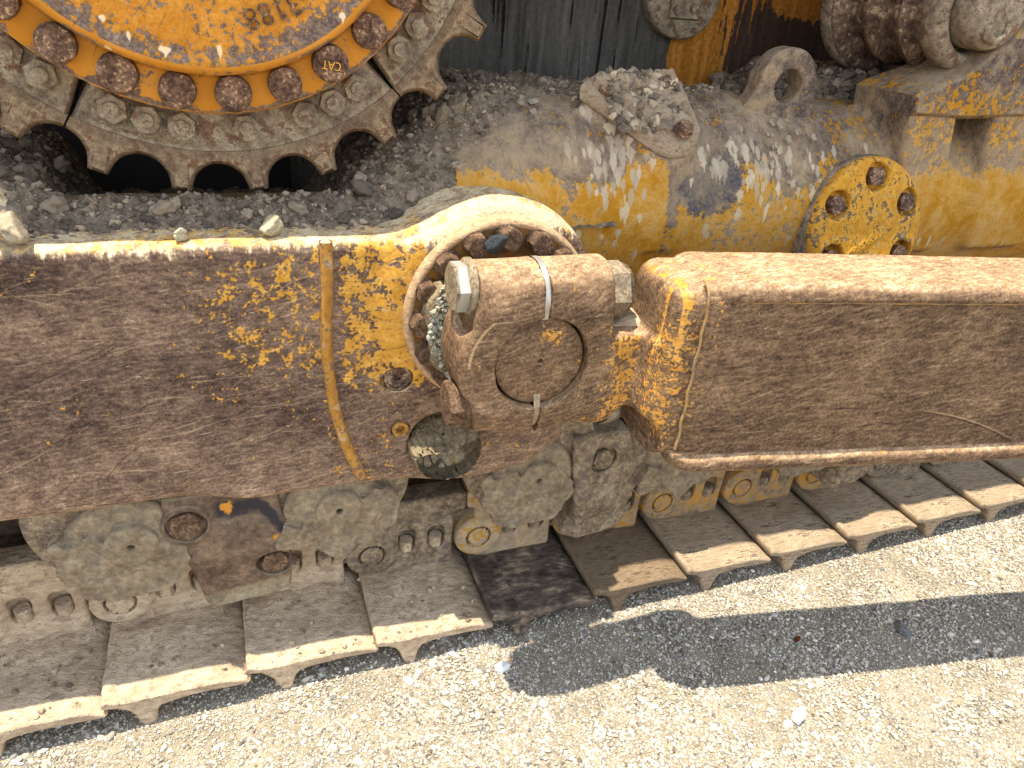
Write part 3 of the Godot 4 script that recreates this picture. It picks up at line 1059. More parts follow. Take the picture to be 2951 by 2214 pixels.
func queue_textures() -> void:
	later("t_frame", tex_frame)
	later("t_arm", tex_arm)
	later("t_house", tex_house)
	later("t_hub", tex_hub)
	later("t_wall", tex_wall)
	later("t_bracket", tex_bracket)
	later("t_rust", func(): # plain worn rust
		var P := tile(512, ramp(RUST), [0.5, 0.5, 0.6], 1, 1, [[1, 1.0, 1.0, 0.66, 8.0, Color8(190, 168, 136), 0.4, 0.8, 0.15]], 3, 0.45)
		scratches(P, 90, 51, 0.3, Color8(190, 160, 120), 0.5, 8, 60)
		return P.out())
	later("t_steel", func(): # sprocket: grey-tan dust over brown steel
		return tile(512, ramp([[0.0, 74, 60, 52], [0.35, 118, 104, 88], [0.6, 148, 135, 113], [1.0, 184, 171, 145]]), [0.6, 0.5, 0.6], 1, 1, [[2, 1.0, 1.0, 0.72, 9.0, Color8(84, 66, 52), 0.5, 0.7, -0.1], [1, 0.7, 0.7, 0.62, 9.0, Color8(98, 68, 56), 0.6, 0.6, -0.08]], 5, 0.55).out())
	later("t_mud", func(): # dried tan mud
		return tile(768, ramp([[0.0, 126, 107, 88], [0.4, 172, 151, 125], [0.7, 198, 178, 149], [1.0, 220, 202, 174]]), [0.5, 0.5, 0.25], 0.7, 1.2, [[0, 1.6, 2.4, 0.60, 4.0, Color8(130, 112, 94), 0.3, 0.6, -0.1], [2, 0.9, 0.9, 0.80, 12.0, Color8(92, 74, 58), 0.2, 0.6, -0.4], [1, 1.6, 1.6, 0.78, 12.0, Color8(104, 86, 68), 0.2, 0.55, -0.35]], 7, 0.52).out())
	later("t_worn", func(): # scraped shoe: brown steel showing through dust
		var P := tile(768, ramp([[0.0, 88, 77, 66], [0.3, 132, 116, 96], [0.6, 162, 144, 119], [1.0, 190, 172, 144]]), [0.5, 0.35, 0.45], 0.6, 2.0, [[1, 0.35, 3.0, 0.64, 6.0, Color8(72, 60, 54), 0.5, 0.6, -0.15], [2, 0.9, 0.9, 0.70, 9.0, Color8(70, 58, 50), 0.5, 0.7, -0.25]], 9, 0.55)
		scratches(P, 300, 61, 0.05, Color8(190, 166, 136), 0.35, 20, 120)
		return P.out())
	later("t_dark", func(): # oily dark shoe
		return tile(512, ramp([[0.0, 58, 51, 46], [0.4, 94, 83, 72], [0.7, 134, 118, 99], [1.0, 176, 156, 130]]), [0.9, 0.6, 0.4], 0.7, 1.6, [[1, 0.5, 1.6, 0.70, 5.0, Color8(178, 156, 128), 0.6, 0.6, 0.2]], 11, 0.40).out())
	later("t_dusty", func(): # rollers, brackets: khaki dust
		return tile(512, ramp([[0.0, 66, 56, 47], [0.35, 116, 101, 82], [0.65, 150, 134, 110], [1.0, 190, 174, 146]]), [0.6, 0.55, 0.8], 1, 1, [[0, 1.3, 1.3, 0.58, 5.0, Color8(96, 86, 80), 0.5, 0.75, 0.0], [2, 1.0, 1.0, 0.74, 9.0, Color8(86, 70, 58), 0.4, 0.7, -0.3], [1, 0.8, 0.8, 0.68, 6.0, Color8(112, 100, 92), 0.5, 0.6, 0.0]], 13, 0.5).out())
	later("t_dirt", func(): # loose earth
		return tile(512, ramp([[0.0, 66, 57, 48], [0.4, 108, 95, 80], [0.7, 140, 124, 105], [1.0, 182, 164, 139]]), [0.5, 0.5, 0.6], 1, 1, [], 15, 0.5).out())
	later("t_brown", func(): # dusty brown casting
		var P := tile(512, ramp([[0.0, 44, 37, 34], [0.35, 84, 70, 60], [0.65, 120, 102, 84], [1.0, 170, 150, 124]]), [0.7, 0.55, 0.8], 1, 1, [[4, 0.7, 0.7, 0.66, 7.0, Color8(50, 46, 48), 0.6, 0.7, -0.1]], 23, 0.5)
		scratches(P, 140, 71, 0.4, Color8(178, 152, 120), 0.4, 8, 60)
		return P.out())
	later("t_cake", func(): # grey mud caked on the roller ends
		return tile(512, ramp([[0.0, 78, 67, 56], [0.35, 120, 106, 87], [0.65, 148, 133, 108], [1.0, 186, 170, 140]]), [0.5, 0.45, 0.5], 1, 1, [[0, 1.2, 1.2, 0.58, 4.0, Color8(92, 84, 80), 0.3, 0.45, 0.0]], 29, 0.5).out())
	later("t_cover", func(): # yellow paint knocked off in many dark chips
		var P := tile(512, ramp([[0.0, 162, 108, 26], [0.5, 204, 146, 48], [1.0, 224, 176, 90]]), [0.6, 0.4, 0.3], 1, 1, [[1, 1.2, 0.9, 0.66, 9.0, Color8(82, 72, 66), 0.5, 0.9, -0.3], [4, 0.7, 0.7, 0.70, 8.0, Color8(96, 80, 70), 0.9, 0.8, -0.2], [0, 1.5, 1.5, 0.60, 4.0, Color8(176, 150, 104), 0.2, 0.6, 0.0]], 33, 0.5)
		scratches(P, 60, 91, 0.9, Color8(226, 196, 140), 0.6, 10, 60)
		return P.out())
	later("t_yellow", func(): # yellow paint, rubbed and dusty
		return tile(512, ramp([[0.0, 138, 96, 40], [0.5, 172, 124, 56], [1.0, 198, 158, 98]]), [0.7, 0.4, 0.3], 1, 1, [[4, 1.0, 1.0, 0.60, 9.0, Color8(112, 92, 80), 0.6, 0.9, -0.2], [0, 1.0, 1.0, 0.60, 5.0, Color8(186, 168, 136), 0.0, 0.8, 0.1]], 17, 0.5).out())
	later("t_link", func(): # track link: tan mud with yellow paint in places
		return tile(512, ramp([[0.0, 122, 104, 84], [0.4, 160, 140, 114], [1.0, 196, 176, 144]]), [0.5, 0.5, 0.4], 1, 1, [[4, 0.8, 1.2, 0.62, 7.0, Color8(172, 124, 34), 0.8, 0.75, 0.1]], 19, 0.5).out())
	later("t_link2", func(): # rubbed yellow paint, much of it under dust and rust
		return tile(512, ramp([[0.0, 96, 78, 62], [0.4, 140, 120, 96], [1.0, 184, 164, 134]]), [0.6, 0.5, 0.6], 1, 1, [[4, 0.8, 1.0, 0.46, 7.0, Color8(176, 126, 48), 0.8, 0.85, 0.1]], 27, 0.5).out())
	later("t_gravel", func(): # fine ground between the stones
		return tile(768, ramp([[0.0, 80, 73, 63], [0.4, 132, 122, 104], [0.7, 166, 155, 133], [1.0, 198, 187, 163]]), [0.25, 0.3, 0.8], 1, 1, [[3, 1.0, 1.0, 0.62, 6.0, Color8(188, 178, 156), 0.0, 0.5, 0.3]], 21, 0.5).out())

func skin(key: String, sc: Vector3, off := Vector3.ZERO, rough := 0.85, relief := 0.1, tint := Color.WHITE, metal := 0.0) -> StandardMaterial3D:
	var m := StandardMaterial3D.new()
	var pics: Array = made[key]
	if pics[0] is Image:
		made[key] = [ImageTexture.create_from_image(pics[0]), ImageTexture.create_from_image(pics[1])]
		pics = made[key]
	m.albedo_texture = pics[0]
	m.albedo_color = tint
	m.roughness = rough
	m.metallic = metal
	m.metallic_specular = 0.22
	m.uv1_triplanar = true
	m.uv1_world_triplanar = true
	m.uv1_triplanar_sharpness = 6.0
	m.uv1_scale = sc
	m.uv1_offset = off
	if relief > 0.0:
		m.heightmap_enabled = true
		m.heightmap_texture = pics[1]
		m.heightmap_scale = relief
	return m

func plain(c: Color, rough := 0.7, metal := 0.0) -> StandardMaterial3D:
	var m := StandardMaterial3D.new()
	m.albedo_color = c
	m.roughness = rough
	m.metallic = metal
	return m

func make_materials() -> void:
	M.frame = skin("t_frame", Vector3(1 / 1.75, 1 / 1.05, 1 / 1.05), Vector3(0.60 / 1.75, -1.0, 1.0 + 0.12 / 1.05), 0.72, 0.16)
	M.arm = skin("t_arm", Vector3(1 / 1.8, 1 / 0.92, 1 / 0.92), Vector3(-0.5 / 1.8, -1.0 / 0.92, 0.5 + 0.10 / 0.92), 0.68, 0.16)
	M.house = skin("t_house", Vector3(1 / 1.8, 1 / 1.12, 1 / 1.12), Vector3(-0.6 / 1.8, -1.32 / 1.12, 1.0 + 0.15 / 1.12), 0.8, 0.25)
	M.hub = skin("t_hub", Vector3(1.0, 1 / 0.55, 1 / 0.55), Vector3(0.25, -1.60 / 0.55, 0.0), 0.5, 0.1)
	M.wall = skin("t_wall", Vector3(0.5, 1 / 0.75, 1 / 0.75), Vector3(-0.15, -1.7 / 0.75, 0.0), 0.8, 0.06)
	var t := func(k: String, size: float, rough: float, relief: float, tint := Color.WHITE) -> StandardMaterial3D:
		return skin(k, Vector3.ONE / size, Vector3.ZERO, rough, relief, tint)
	M.rust = t.call("t_rust", 0.35, 0.7, 0.15)
	M.rust_bolt = t.call("t_rust", 0.15, 0.75, 0.12, Color(1.0, 0.95, 0.92))
	M.bracket = skin("t_bracket", Vector3(1 / 0.28, 1 / 0.34, 1 / 0.34), Vector3(-0.06 / 0.28, -0.44 / 0.34, 0.3), 0.75, 0.14)
	M.cake = t.call("t_cake", 0.28, 0.95, 0.25)
	M.cover = t.call("t_cover", 0.26, 0.6, 0.2)
	M.brown = t.call("t_brown", 0.32, 0.8, 0.15)
	M.crust = t.call("t_brown", 0.13, 0.85, 0.12, Color(1.0, 0.94, 0.88))
	M.tooth = t.call("t_steel", 0.31, 0.85, 0.14, Color(0.97, 0.92, 0.87))
	M.steel = t.call("t_steel", 0.40, 0.9, 0.1)
	M.mud = t.call("t_mud", 0.55, 0.95, 0.6)
	M.worn = t.call("t_worn", 0.55, 0.8, 0.25)
	M.dark = t.call("t_dark", 0.40, 0.7, 0.25)
	M.stained = t.call("t_worn", 0.36, 0.75, 0.3, Color(0.80, 0.78, 0.76))
	M.dusty = t.call("t_dusty", 0.30, 0.95, 0.2)
	M.flange = t.call("t_link2", 0.3, 0.8, 0.2, Color(0.80, 0.72, 0.62))
	M.rim = t.call("t_mud", 0.3, 0.95, 0.25, Color(0.98, 0.92, 0.86))
	M.dirt = t.call("t_dirt", 0.25, 1.0, 0.3)
	M.dustdirt = t.call("t_mud", 0.2, 1.0, 0.25, Color(0.86, 0.85, 0.84))
	M.clod = t.call("t_dirt", 0.12, 1.0, 0.12, Color(0.86, 0.88, 0.86))
	M.seam = t.call("t_link2", 0.22, 0.75, 0.15)
	M.link2 = t.call("t_link2", 0.40, 0.9, 0.2)
	M.yellow = t.call("t_yellow", 0.35, 0.6, 0.08)
	M.link = t.call("t_link", 0.45, 0.9, 0.2)
	M.ground = t.call("t_gravel", 0.35, 1.0, 0.4)
	M.bright = plain(Color(0.68, 0.67, 0.64), 0.42, 0.45)
	M.shim = plain(Color(0.70, 0.68, 0.64), 0.38, 0.6)
	M.slate = plain(Color(0.33, 0.37, 0.40), 0.8)
	M.paint = plain(Color(0.86, 0.62, 0.24), 0.6)
	M.zinc = t.call("t_steel", 0.15, 0.6, 0.05, Color(1.0, 1.0, 0.97))
	M.clay = t.call("t_cake", 0.14, 1.0, 0.3, Color(1.0, 1.0, 0.97))
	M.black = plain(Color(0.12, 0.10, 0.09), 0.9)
	M.pebble = StandardMaterial3D.new()
	M.pebble.vertex_color_use_as_albedo = true
	M.pebble.roughness = 0.95

# ------------------------------------------------------------------ shapes that are meshed from distance fields

func queue_shapes() -> void:
	later("beam", func(): return nets(f_beam, Vector3(-0.62, 0.34, -0.47), Vector3(1.34, 1.06, -0.06), 0.0062))
	later("clamp", func(): return nets(f_clamp, Vector3(0.54, 0.53, -0.10), Vector3(1.06, 1.0, 0.19), 0.0045))
	later("house", func(): return nets(f_house, Vector3(0.66, 0.66, -0.68), Vector3(2.34, 1.22, -0.12), 0.0075))
	later("eye", func(): return nets(f_eye, Vector3(1.20, 1.02, -0.40), Vector3(1.66, 1.32, -0.27), 0.0055))
	later("cover", func(): return nets(f_cover, Vector3(-0.19, -0.19, -0.06), Vector3(0.19, 0.19, 0.05), 0.0045))
	later("link", func(): return nets(f_link, Vector3(-0.05, 0.06, -0.29), Vector3(0.33, 0.31, -0.18), 0.0045))
	later("bracket_a", func(): return nets(f_bracket_a, Vector3(0.06, 0.13, -0.21), Vector3(0.34, 0.49, -0.07), 0.0045))
	later("bracket_b", func(): return nets(f_bracket_b, Vector3(0.88, 0.12, -0.21), Vector3(1.18, 0.49, -0.07), 0.0045))
	for k in 2:
		later("cap%d" % k, func(): return nets(func(x: float, y: float, z: float) -> float: return f_cap(x, y, z, k), Vector3(-0.17, -0.17, -0.20), Vector3(0.17, 0.14, -0.05), 0.0045, 1.8))
	later("plate", func(): return nets(f_plate, Vector3(0.88, 0.98, -0.37), Vector3(1.21, 1.25, -0.14), 0.0045, 1.8))
	later("clay", func(): return nets(f_clay, Vector3(0.53, 0.60, -0.12), Vector3(0.71, 0.97, -0.01), 0.004, 1.8))
	later("scoop_mud", func(): return nets(f_scoop_mud, Vector3(0.53, 0.42, -0.20), Vector3(0.72, 0.55, -0.10), 0.004, 1.8))

func lower_edge(x: float) -> float:
	if x < 0.10: return 0.442
	if x < 0.25: return lerpf(0.442, 0.412, smoothstep(0.10, 0.25, x))
	if x < 0.48: return 0.412
	if x < 0.68: return lerpf(0.412, 0.384, smoothstep(0.48, 0.66, x))
	return lerpf(0.384, 0.445, smoothstep(0.68, 1.05, x))

func f_beam(x: float, y: float, z: float) -> float:
	var dy := maxf(y - 0.934 + 0.30 * smoothstep(0.80, 0.98, x), lower_edge(x) - y)
	var front := -0.118 - 0.06 * smoothstep(0.80, 1.0, x)
	var dz := maxf(z - front, -0.45 - z)
	var d := rmax(dy, dz, 0.022)
	d = maxf(d, x - 1.30)
	d = rmax(d, x - 1.30, 0.02)
	# the raised boss round the trunnion
	var rx := x - 0.714
	var ry := y - 0.784
	var boss := rmax(sqrt(rx * rx + ry * ry) - 0.214, maxf(z + 0.126, -0.44 - z), 0.022)
	d = smin(d, boss, 0.06)
	# hump of the rear casting at the left
	d = smin(d, (sqrt((x + 0.19) ** 2 + ((y - 0.90) * 1.25) ** 2 + ((z + 0.30) * 1.25) ** 2) - 0.165) * 0.85, 0.05)
	# scooped opening below the clamp
	var sx := (x - 0.618) / 0.074
	var sy := (y - 0.497) / 0.072
	var sz := (z + 0.105) / 0.075
	var s := (sqrt(sx * sx + sy * sy + sz * sz) - 1.0) * 0.07
	d = smax(d, -s, 0.012)
	# bores of the two plugs
	var p1 := sqrt((x - 0.522) ** 2 + (y - 0.655) ** 2) - 0.0285
	d = maxf(d, -maxf(p1, -0.134 - z))
	var p2 := sqrt((x - 0.527) ** 2 + (y - 0.538) ** 2) - 0.017
	d = maxf(d, -maxf(p2, -0.13 - z))
	return d + 0.0022 * lump.get_noise_3d(x * 900.0, y * 900.0, z * 900.0) + 0.0022 * lump.get_noise_3d(x * 260.0, y * 260.0, z * 260.0)

func f_clamp(x: float, y: float, z: float) -> float:
	var dx := x - AX
	var dy := y - AY
	var r := sqrt(dx * dx + dy * dy)
	var zz := absf(z - 0.035) - 0.065
	var d := rmax(r - 0.143, zz, 0.016)
	d = smin(d, rbox(x - 0.745, y - 0.781, z - 0.035, 0.125, 0.098, 0.065, 0.02), 0.03)
	var bt := rmax(sqrt((y - 0.884) ** 2 + (z - 0.04) ** 2) - 0.060, absf(x - 0.726) - 0.119, 0.006)
	var bb := rmax(sqrt((y - 0.690) ** 2 + (z - 0.045) ** 2) - 0.056, absf(x - 0.735) - 0.128, 0.006)
	d = smin(d, minf(bt, bb), 0.022)
	d = smin(d, rbox(x - 0.935, y - 0.735, z - 0.03, 0.125, 0.100, 0.068, 0.03), 0.03)
	var u := (x - 0.955) * 0.984 + (z - 0.18) * 0.178
	var n := -(x - 0.955) * 0.178 + (z - 0.18) * 0.984
	d = smin(d, rbox(u - 0.098, y - 0.758, n + 0.100, 0.154, 0.170, 0.093, 0.042), 0.034)
	# wrench room for the bolt heads on the left, pockets for the nuts on the right
	var wx := x - 0.603
	d = smax(d, -rmax(sqrt((y - 0.880) ** 2 + (z - 0.048) ** 2) - 0.053, wx + 0.004, 0.004), 0.008)
	d = smax(d, -rmax(sqrt((y - 0.680) ** 2 + (z - 0.055) ** 2) - 0.053, wx + 0.004, 0.004), 0.008)
	d = smax(d, -rbox(x - 0.881, y - 0.915, z - 0.06, 0.036, 0.092, 0.095, 0.012), 0.012)
	d = smax(d, -(sqrt((x - 0.905) ** 2 * 1.2 + ((y - 0.625) * 0.85) ** 2) - 0.040 + absf(minf(z - 0.02, 0.0))), 0.01)
	# the split between the two halves, and the bore for the ball
	if y > AY + 0.06 or y < AY - 0.06: d = maxf(d, 0.0058 - absf(dx))
	d = maxf(d, 0.0846 - r)
	return d + 0.0014 * lump.get_noise_3d(x * 1100.0, y * 1100.0, z * 1100.0)

var PAD := PackedVector2Array([Vector2(0.925, -0.300), Vector2(1.060, -0.205), Vector2(1.085, -0.196), Vector2(1.130, -0.198), Vector2(1.170, -0.228), Vector2(1.162, -0.300), Vector2(1.150, -0.335), Vector2(0.975, -0.325)])

func f_house(x: float, y: float, z: float) -> float:
	var yy := y - 0.925
	var zc := z + 0.42
	var tube_r := 0.226 + 0.015 * smoothstep(1.45, 1.3, x) * smoothstep(1.2, 1.3, x)
	var d := rmax(sqrt(yy * yy + zc * zc) - tube_r, 0.80 - x, 0.11)
	# shoulder that runs down to the beam
	var sh := sqrt((x - 0.80) ** 2 * 0.7 + (y - 0.93) ** 2 + (z + 0.36) ** 2) - 0.175
	d = smin(d, sh, 0.09)
	# pad under the inspection plate, with upright walls
	var pd := poly_d(x, z, PAD)
	var cut := (y - 1.082) * 0.751 + (z + 0.23) * 0.66
	var pad := rmax(pd, maxf(cut, 0.86 - y), 0.006)
	d = smin(d, pad, 0.014)
	# the uprights and webs at the front end
	d = smin(d, rbox(x - 1.80 + (y - 1.0) * 0.25, y - 1.0, z + 0.275, 0.075, 0.17, 0.085, 0.015), 0.03)
	d = smin(d, rbox(x - 2.10 + (y - 1.0) * 0.25, y - 1.0, z + 0.275, 0.11, 0.17, 0.085, 0.015), 0.03)
	return d + 0.0018 * lump.get_noise_3d(x * 700.0, y * 700.0, z * 700.0)

func f_eye(x: float, y: float, z: float) -> float:
	var c := sqrt((x - 1.437) ** 2 + (y - 1.190) ** 2) - 0.076
	var yc := 1.08
	var t := clampf((y - yc) / 0.11, 0.0, 1.0)
	var lx := lerpf(1.262, 1.372, pow(t, 0.75))
	var rx := lerpf(1.548, 1.508, t)
	var b := maxf(maxf(lx - x, x - rx), maxf(yc - 0.03 - y, y - 1.20))
	var d := smin(c, b * 0.85, 0.02)
	d = rmax(d, absf(z + 0.335) - 0.026, 0.010)
	d = smax(d, 0.036 - sqrt((x - 1.440) ** 2 + (y - 1.186) ** 2), 0.008)
	return d + 0.0018 * lump.get_noise_3d(x * 1100.0, y * 1100.0, z * 1100.0)

func f_cover(x: float, y: float, z: float) -> float:
	var r := sqrt(x * x + y * y)
	var d := rmax(r - 0.165, maxf(z - 0.022, -0.055 - z), 0.016)
	d = smin(d, rmax(r - 0.148, absf(z) - 0.028, 0.008), 0.006)
	for k in 6:
		var a := deg_to_rad(91.0 + 60.0 * k)
		var bx := x - cos(a) * 0.121
		var by := y - sin(a) * 0.121
		var p := sqrt(bx * bx + by * by) - 0.035 + maxf(0.0, 0.03 - z) * 0.25
		d = smax(d, -maxf(p, 0.006 - z), 0.005)
	if absf(x) < 0.07 and absf(y + 0.01) < 0.04:
		d -= 0.0025 * smoothstep(0.012, 0.008, absf(x * 0.5 - y * 0.86 - 0.02)) * (0.5 + 0.5 * sin((x * 0.86 + y * 0.5) * 900.0))
	return d + 0.0012 * lump.get_noise_3d(x * 1300.0, y * 1300.0, z * 1300.0 + 60.0)

func f_link(x: float, y: float, z: float) -> float:
	var d := rbox(x - 0.128, y - 0.165, z + 0.232, 0.108, 0.095, 0.024, 0.012)
	d = smin(d, rbox(x - 0.134, y - 0.262, z + 0.245, 0.134, 0.026, 0.034, 0.008), 0.012)
	var b0 := rmax(sqrt((x - 0.030) ** 2 + (y - 0.150) ** 2) - 0.060, absf(z + 0.228) - 0.030, 0.008)
	d = smin(d, b0, 0.012)
	d = smin(d, rmax(sqrt((x - 0.262) ** 2 + (y - 0.155) ** 2) - 0.055, absf(z + 0.258) - 0.02, 0.008), 0.01)
	for w in 2:
		var wx: float = 0.118 if w == 0 else 0.192
		var s := rbox(x - wx, y - 0.168, z + 0.215, 0.021, 0.034, 0.026, 0.016)
		d = smax(d, -s, 0.006)
	# step below the rail, ring round the pin
	d = smax(d, -rbox(x - 0.14, y - 0.238, z + 0.205, 0.09, 0.006, 0.006, 0.003), 0.004)
	var r := sqrt((x - 0.030) ** 2 + (y - 0.150) ** 2)
	d = smax(d, -maxf(absf(r - 0.030) - 0.0035, -0.204 - z), 0.003)
	return d + 0.0022 * lump.get_noise_3d(x * 900.0, y * 900.0, z * 900.0)

func f_bracket_a(x: float, y: float, z: float) -> float:
	var P := PackedVector2Array([Vector2(0.078, 0.46), Vector2(0.285, 0.46), Vector2(0.296, 0.36), Vector2(0.304, 0.235), Vector2(0.296, 0.175), Vector2(0.272, 0.164), Vector2(0.140, 0.152), Vector2(0.125, 0.170), Vector2(0.104, 0.30), Vector2(0.078, 0.38)])
	var front := -0.102 - 0.012 * smoothstep(0.30, 0.24, y)
	var d := rmax(poly_d(x, y, P), maxf(z - front, -0.19 - z), 0.010)
	d = smin(d, rmax(sqrt((x - 0.115) ** 2 + (y - 0.397) ** 2) - 0.046, maxf(z + 0.094, -0.18 - z), 0.006), 0.008)
	d = smax(d, -maxf(sqrt((x - 0.115) ** 2 + (y - 0.397) ** 2) - 0.037, -0.104 - z), 0.004)
	d = smax(d, -(sqrt((x - 0.268) ** 2 + (y - 0.252) ** 2) - 0.037 + maxf(0.0, -0.125 - z)), 0.006)
	# dark worn step along the top right
	d = smax(d, -rbox(x - 0.235, y - 0.415, z + 0.09, 0.075, 0.040, 0.022, 0.02), 0.012)
	d = smax(d, -rbox(x - 0.212, y - 0.188 - (x - 0.21) * 0.12, z + 0.105, 0.058, 0.020, 0.014, 0.010), 0.006)
	return d + 0.0022 * lump.get_noise_3d(x * 1000.0, y * 1000.0, z * 1000.0)

func f_bracket_b(x: float, y: float, z: float) -> float:
	var P := PackedVector2Array([Vector2(0.915, 0.47), Vector2(1.06, 0.47), Vector2(1.088, 0.40), Vector2(1.142, 0.315), Vector2(1.142, 0.275), Vector2(1.108, 0.245), Vector2(1.106, 0.175), Vector2(1.085, 0.163), Vector2(0.965, 0.148), Vector2(0.918, 0.178), Vector2(0.944, 0.270), Vector2(0.925, 0.36)])
	var front := -0.102 - 0.010 * smoothstep(0.26, 0.21, y) - 0.02 * smoothstep(1.03, 1.14, x)
	var d := rmax(poly_d(x, y, P), maxf(z - front, -0.19 - z), 0.010)
	d = smax(d, -maxf(sqrt((x - 0.997) ** 2 + (y - 0.398) ** 2) - 0.038, -0.116 - z), 0.005)
	d = smax(d, -(sqrt((x - 1.145) ** 2 + (y - 0.262) ** 2) - 0.034 + maxf(0.0, -0.15 - z)), 0.006)
	d = smax(d, -rbox(x - 1.035, y - 0.192, z + 0.108, 0.06, 0.028, 0.010, 0.012), 0.008)
	d = smin(d, rbox(x - 0.955, y - 0.31, z + 0.105, 0.010, 0.13, 0.010, 0.006), 0.02)
	return d + 0.0024 * lump.get_noise_3d(x * 1000.0 + 90.0, y * 1000.0, z * 1000.0)

func f_cap(x: float, y: float, z: float, k: int) -> float:
	var r := sqrt(x * x + y * y)
	var d := rmax(r - 0.104, maxf(z + 0.098, -0.18 - z), 0.014)
	var hub := rmax(sqrt((x - 0.012) ** 2 + (y - 0.006) ** 2) - 0.047, maxf(z + 0.080, -0.16 - z), 0.006)
	# a slab of dried mud over the lower part, with a broken edge
	var o := 3000.0 * k
	var m := lump.get_noise_3d(x * 1400.0 + o, y * 1400.0, z * 900.0)
	var m2 := lump.get_noise_3d(x * 3600.0 + o, y * 3600.0, z * 3600.0)
	var out := r - 0.118 - 0.050 * lump.get_noise_2d(x / (r + 0.01) * 75.0 + o, y / (r + 0.01) * 75.0) - 0.004 * m2
	var up := y - 0.012 - 0.030 * lump.get_noise_2d(x * 1500.0 + o + 700.0, 40.0) + 0.25 * x
	var slab_d := maxf(maxf(out, up), absf(z + 0.125) - 0.036 - 0.012 * m - 0.003 * m2)
	d = smin(d, slab_d * 0.75, 0.005)
	d = smin(d, hub, 0.005)
	d = smax(d, -maxf(sqrt((x - 0.012) ** 2 + (y - 0.006) ** 2) - 0.007, -0.105 - z), 0.003)
	return d + 0.0025 * m + 0.0015 * m2

func f_plate(x: float, y: float, z: float) -> float:
	var pd := poly_d(x, z, PAD) + 0.002
	var cut := (y - 1.082) * 0.751 + (z + 0.23) * 0.66
	var d := rmax(pd - 0.004, maxf(cut - 0.024, -cut + 0.001), 0.005)
	# caked dirt lying on it
	var m := lump.get_noise_3d(x * 1500.0, y * 1500.0, z * 1500.0)
	var cake := maxf(pd + 0.012, absf(cut - 0.026) - 0.012 * smoothstep(-0.25, 0.35, m + 0.25 * lump.get_noise_3d(x * 3000.0, y * 3000.0, z * 3000.0)))
	return smin(d, cake * 0.7, 0.006) + 0.001 * lump.get_noise_3d(x * 3000.0, y * 3000.0, z * 3000.0)

func f_clay(x: float, y: float, z: float) -> float:
	# greenish clay packed between the bolts and the clamp
	var dx := x - 0.714
	var dy := y - 0.784
	var r := sqrt(dx * dx + dy * dy)
	var a := rad_to_deg(atan2(dy, dx))
	if a < 0.0: a += 360.0
	var m := lump.get_noise_3d(x * 1500.0, y * 1500.0, z * 1500.0)
	var m2 := lump.get_noise_3d(x * 4200.0, y * 4200.0, z * 4200.0)
	var across := absf(r - 0.132) - 0.024
	var along := maxf(146.0 - a, a - 226.0) * 0.0024
	var thick := absf(z + 0.075) - 0.020
	return rmax(rmax(across, along, 0.015), thick, 0.014) + 0.011 * m + 0.004 * m2

func f_scoop_mud(x: float, y: float, z: float) -> float:
	var sx := (x - 0.618) / 0.074
	var sy := (y - 0.497) / 0.072
	var sz := (z + 0.105) / 0.075
	var s := (sqrt(sx * sx + sy * sy + sz * sz) - 1.03) * 0.07
	var m := lump.get_noise_3d(x * 1600.0, y * 1600.0, z * 1600.0)
	var cell := nz_cell(x, y)
	return smax(s, y - 0.512 + 0.30 * (z + 0.11) - 0.010 * m - 0.35 * maxf(0.0, x - 0.62), 0.006) + 0.004 * cell + 0.002 * m

func nz_cell(x: float, y: float) -> float:
	return 1.0 - smoothstep(0.0, 0.22, S(nz[3], int(x * 1100.0), int(y * 1100.0)))

# ------------------------------------------------------------------ ground

func stones_field(called: String, label: String, seed_: int, count: int, size_a: float, size_b: float, x0: float, x1: float, z0: float, z1: float, mesh: Mesh, cols: Array) -> void:
	var rng := RandomNumberGenerator.new()
	rng.seed = seed_
	var mm := MultiMesh.new()
	mm.transform_format = MultiMesh.TRANSFORM_3D
	mm.use_colors = true
	mm.mesh = mesh
	mm.instance_count = count
	for k in count:
		var x := rng.randf_range(x0, x1)
		var z := rng.randf_range(z0, z1)
		var s := size_a * pow(size_b / size_a, pow(rng.randf(), 2.6)) * 0.5
		var patch := lump.get_noise_2d(x * 260.0 + 900.0, z * 260.0)
		if patch > 0.08 and rng.randf() < 0.75: s *= 0.62
		var b := Basis(Vector3(rng.randfn(0, 1), rng.randfn(0, 1), rng.randfn(0, 1)).normalized(), rng.randf() * 1.0) * Basis(Vector3.UP, rng.randf() * TAU)
		b = b * Basis.from_scale(Vector3(s * rng.randf_range(0.8, 1.35), s * rng.randf_range(0.7, 1.0), s))
		mm.set_instance_transform(k, Transform3D(b, Vector3(x, GY + s * rng.randf_range(-0.35, 0.30) + 0.006 * lump.get_noise_2d(x * 300.0, z * 300.0), z)))
		var c: Color = cols[int(pow(rng.randf(), 1.7) * cols.size())]
		var v := rng.randf_range(0.86, 1.12) * (1.0 + 0.10 * lump.get_noise_2d(x * 120.0, z * 120.0))
		mm.set_instance_color(k, Color(c.r * v, c.g * v, c.b * v).srgb_to_linear())
	var o := MultiMeshInstance3D.new()
	o.name = numbered(called)
	o.multimesh = mm
	o.material_override = M.pebble
	add_child(o)
	tag(o, label, "gravel", "", "stuff")

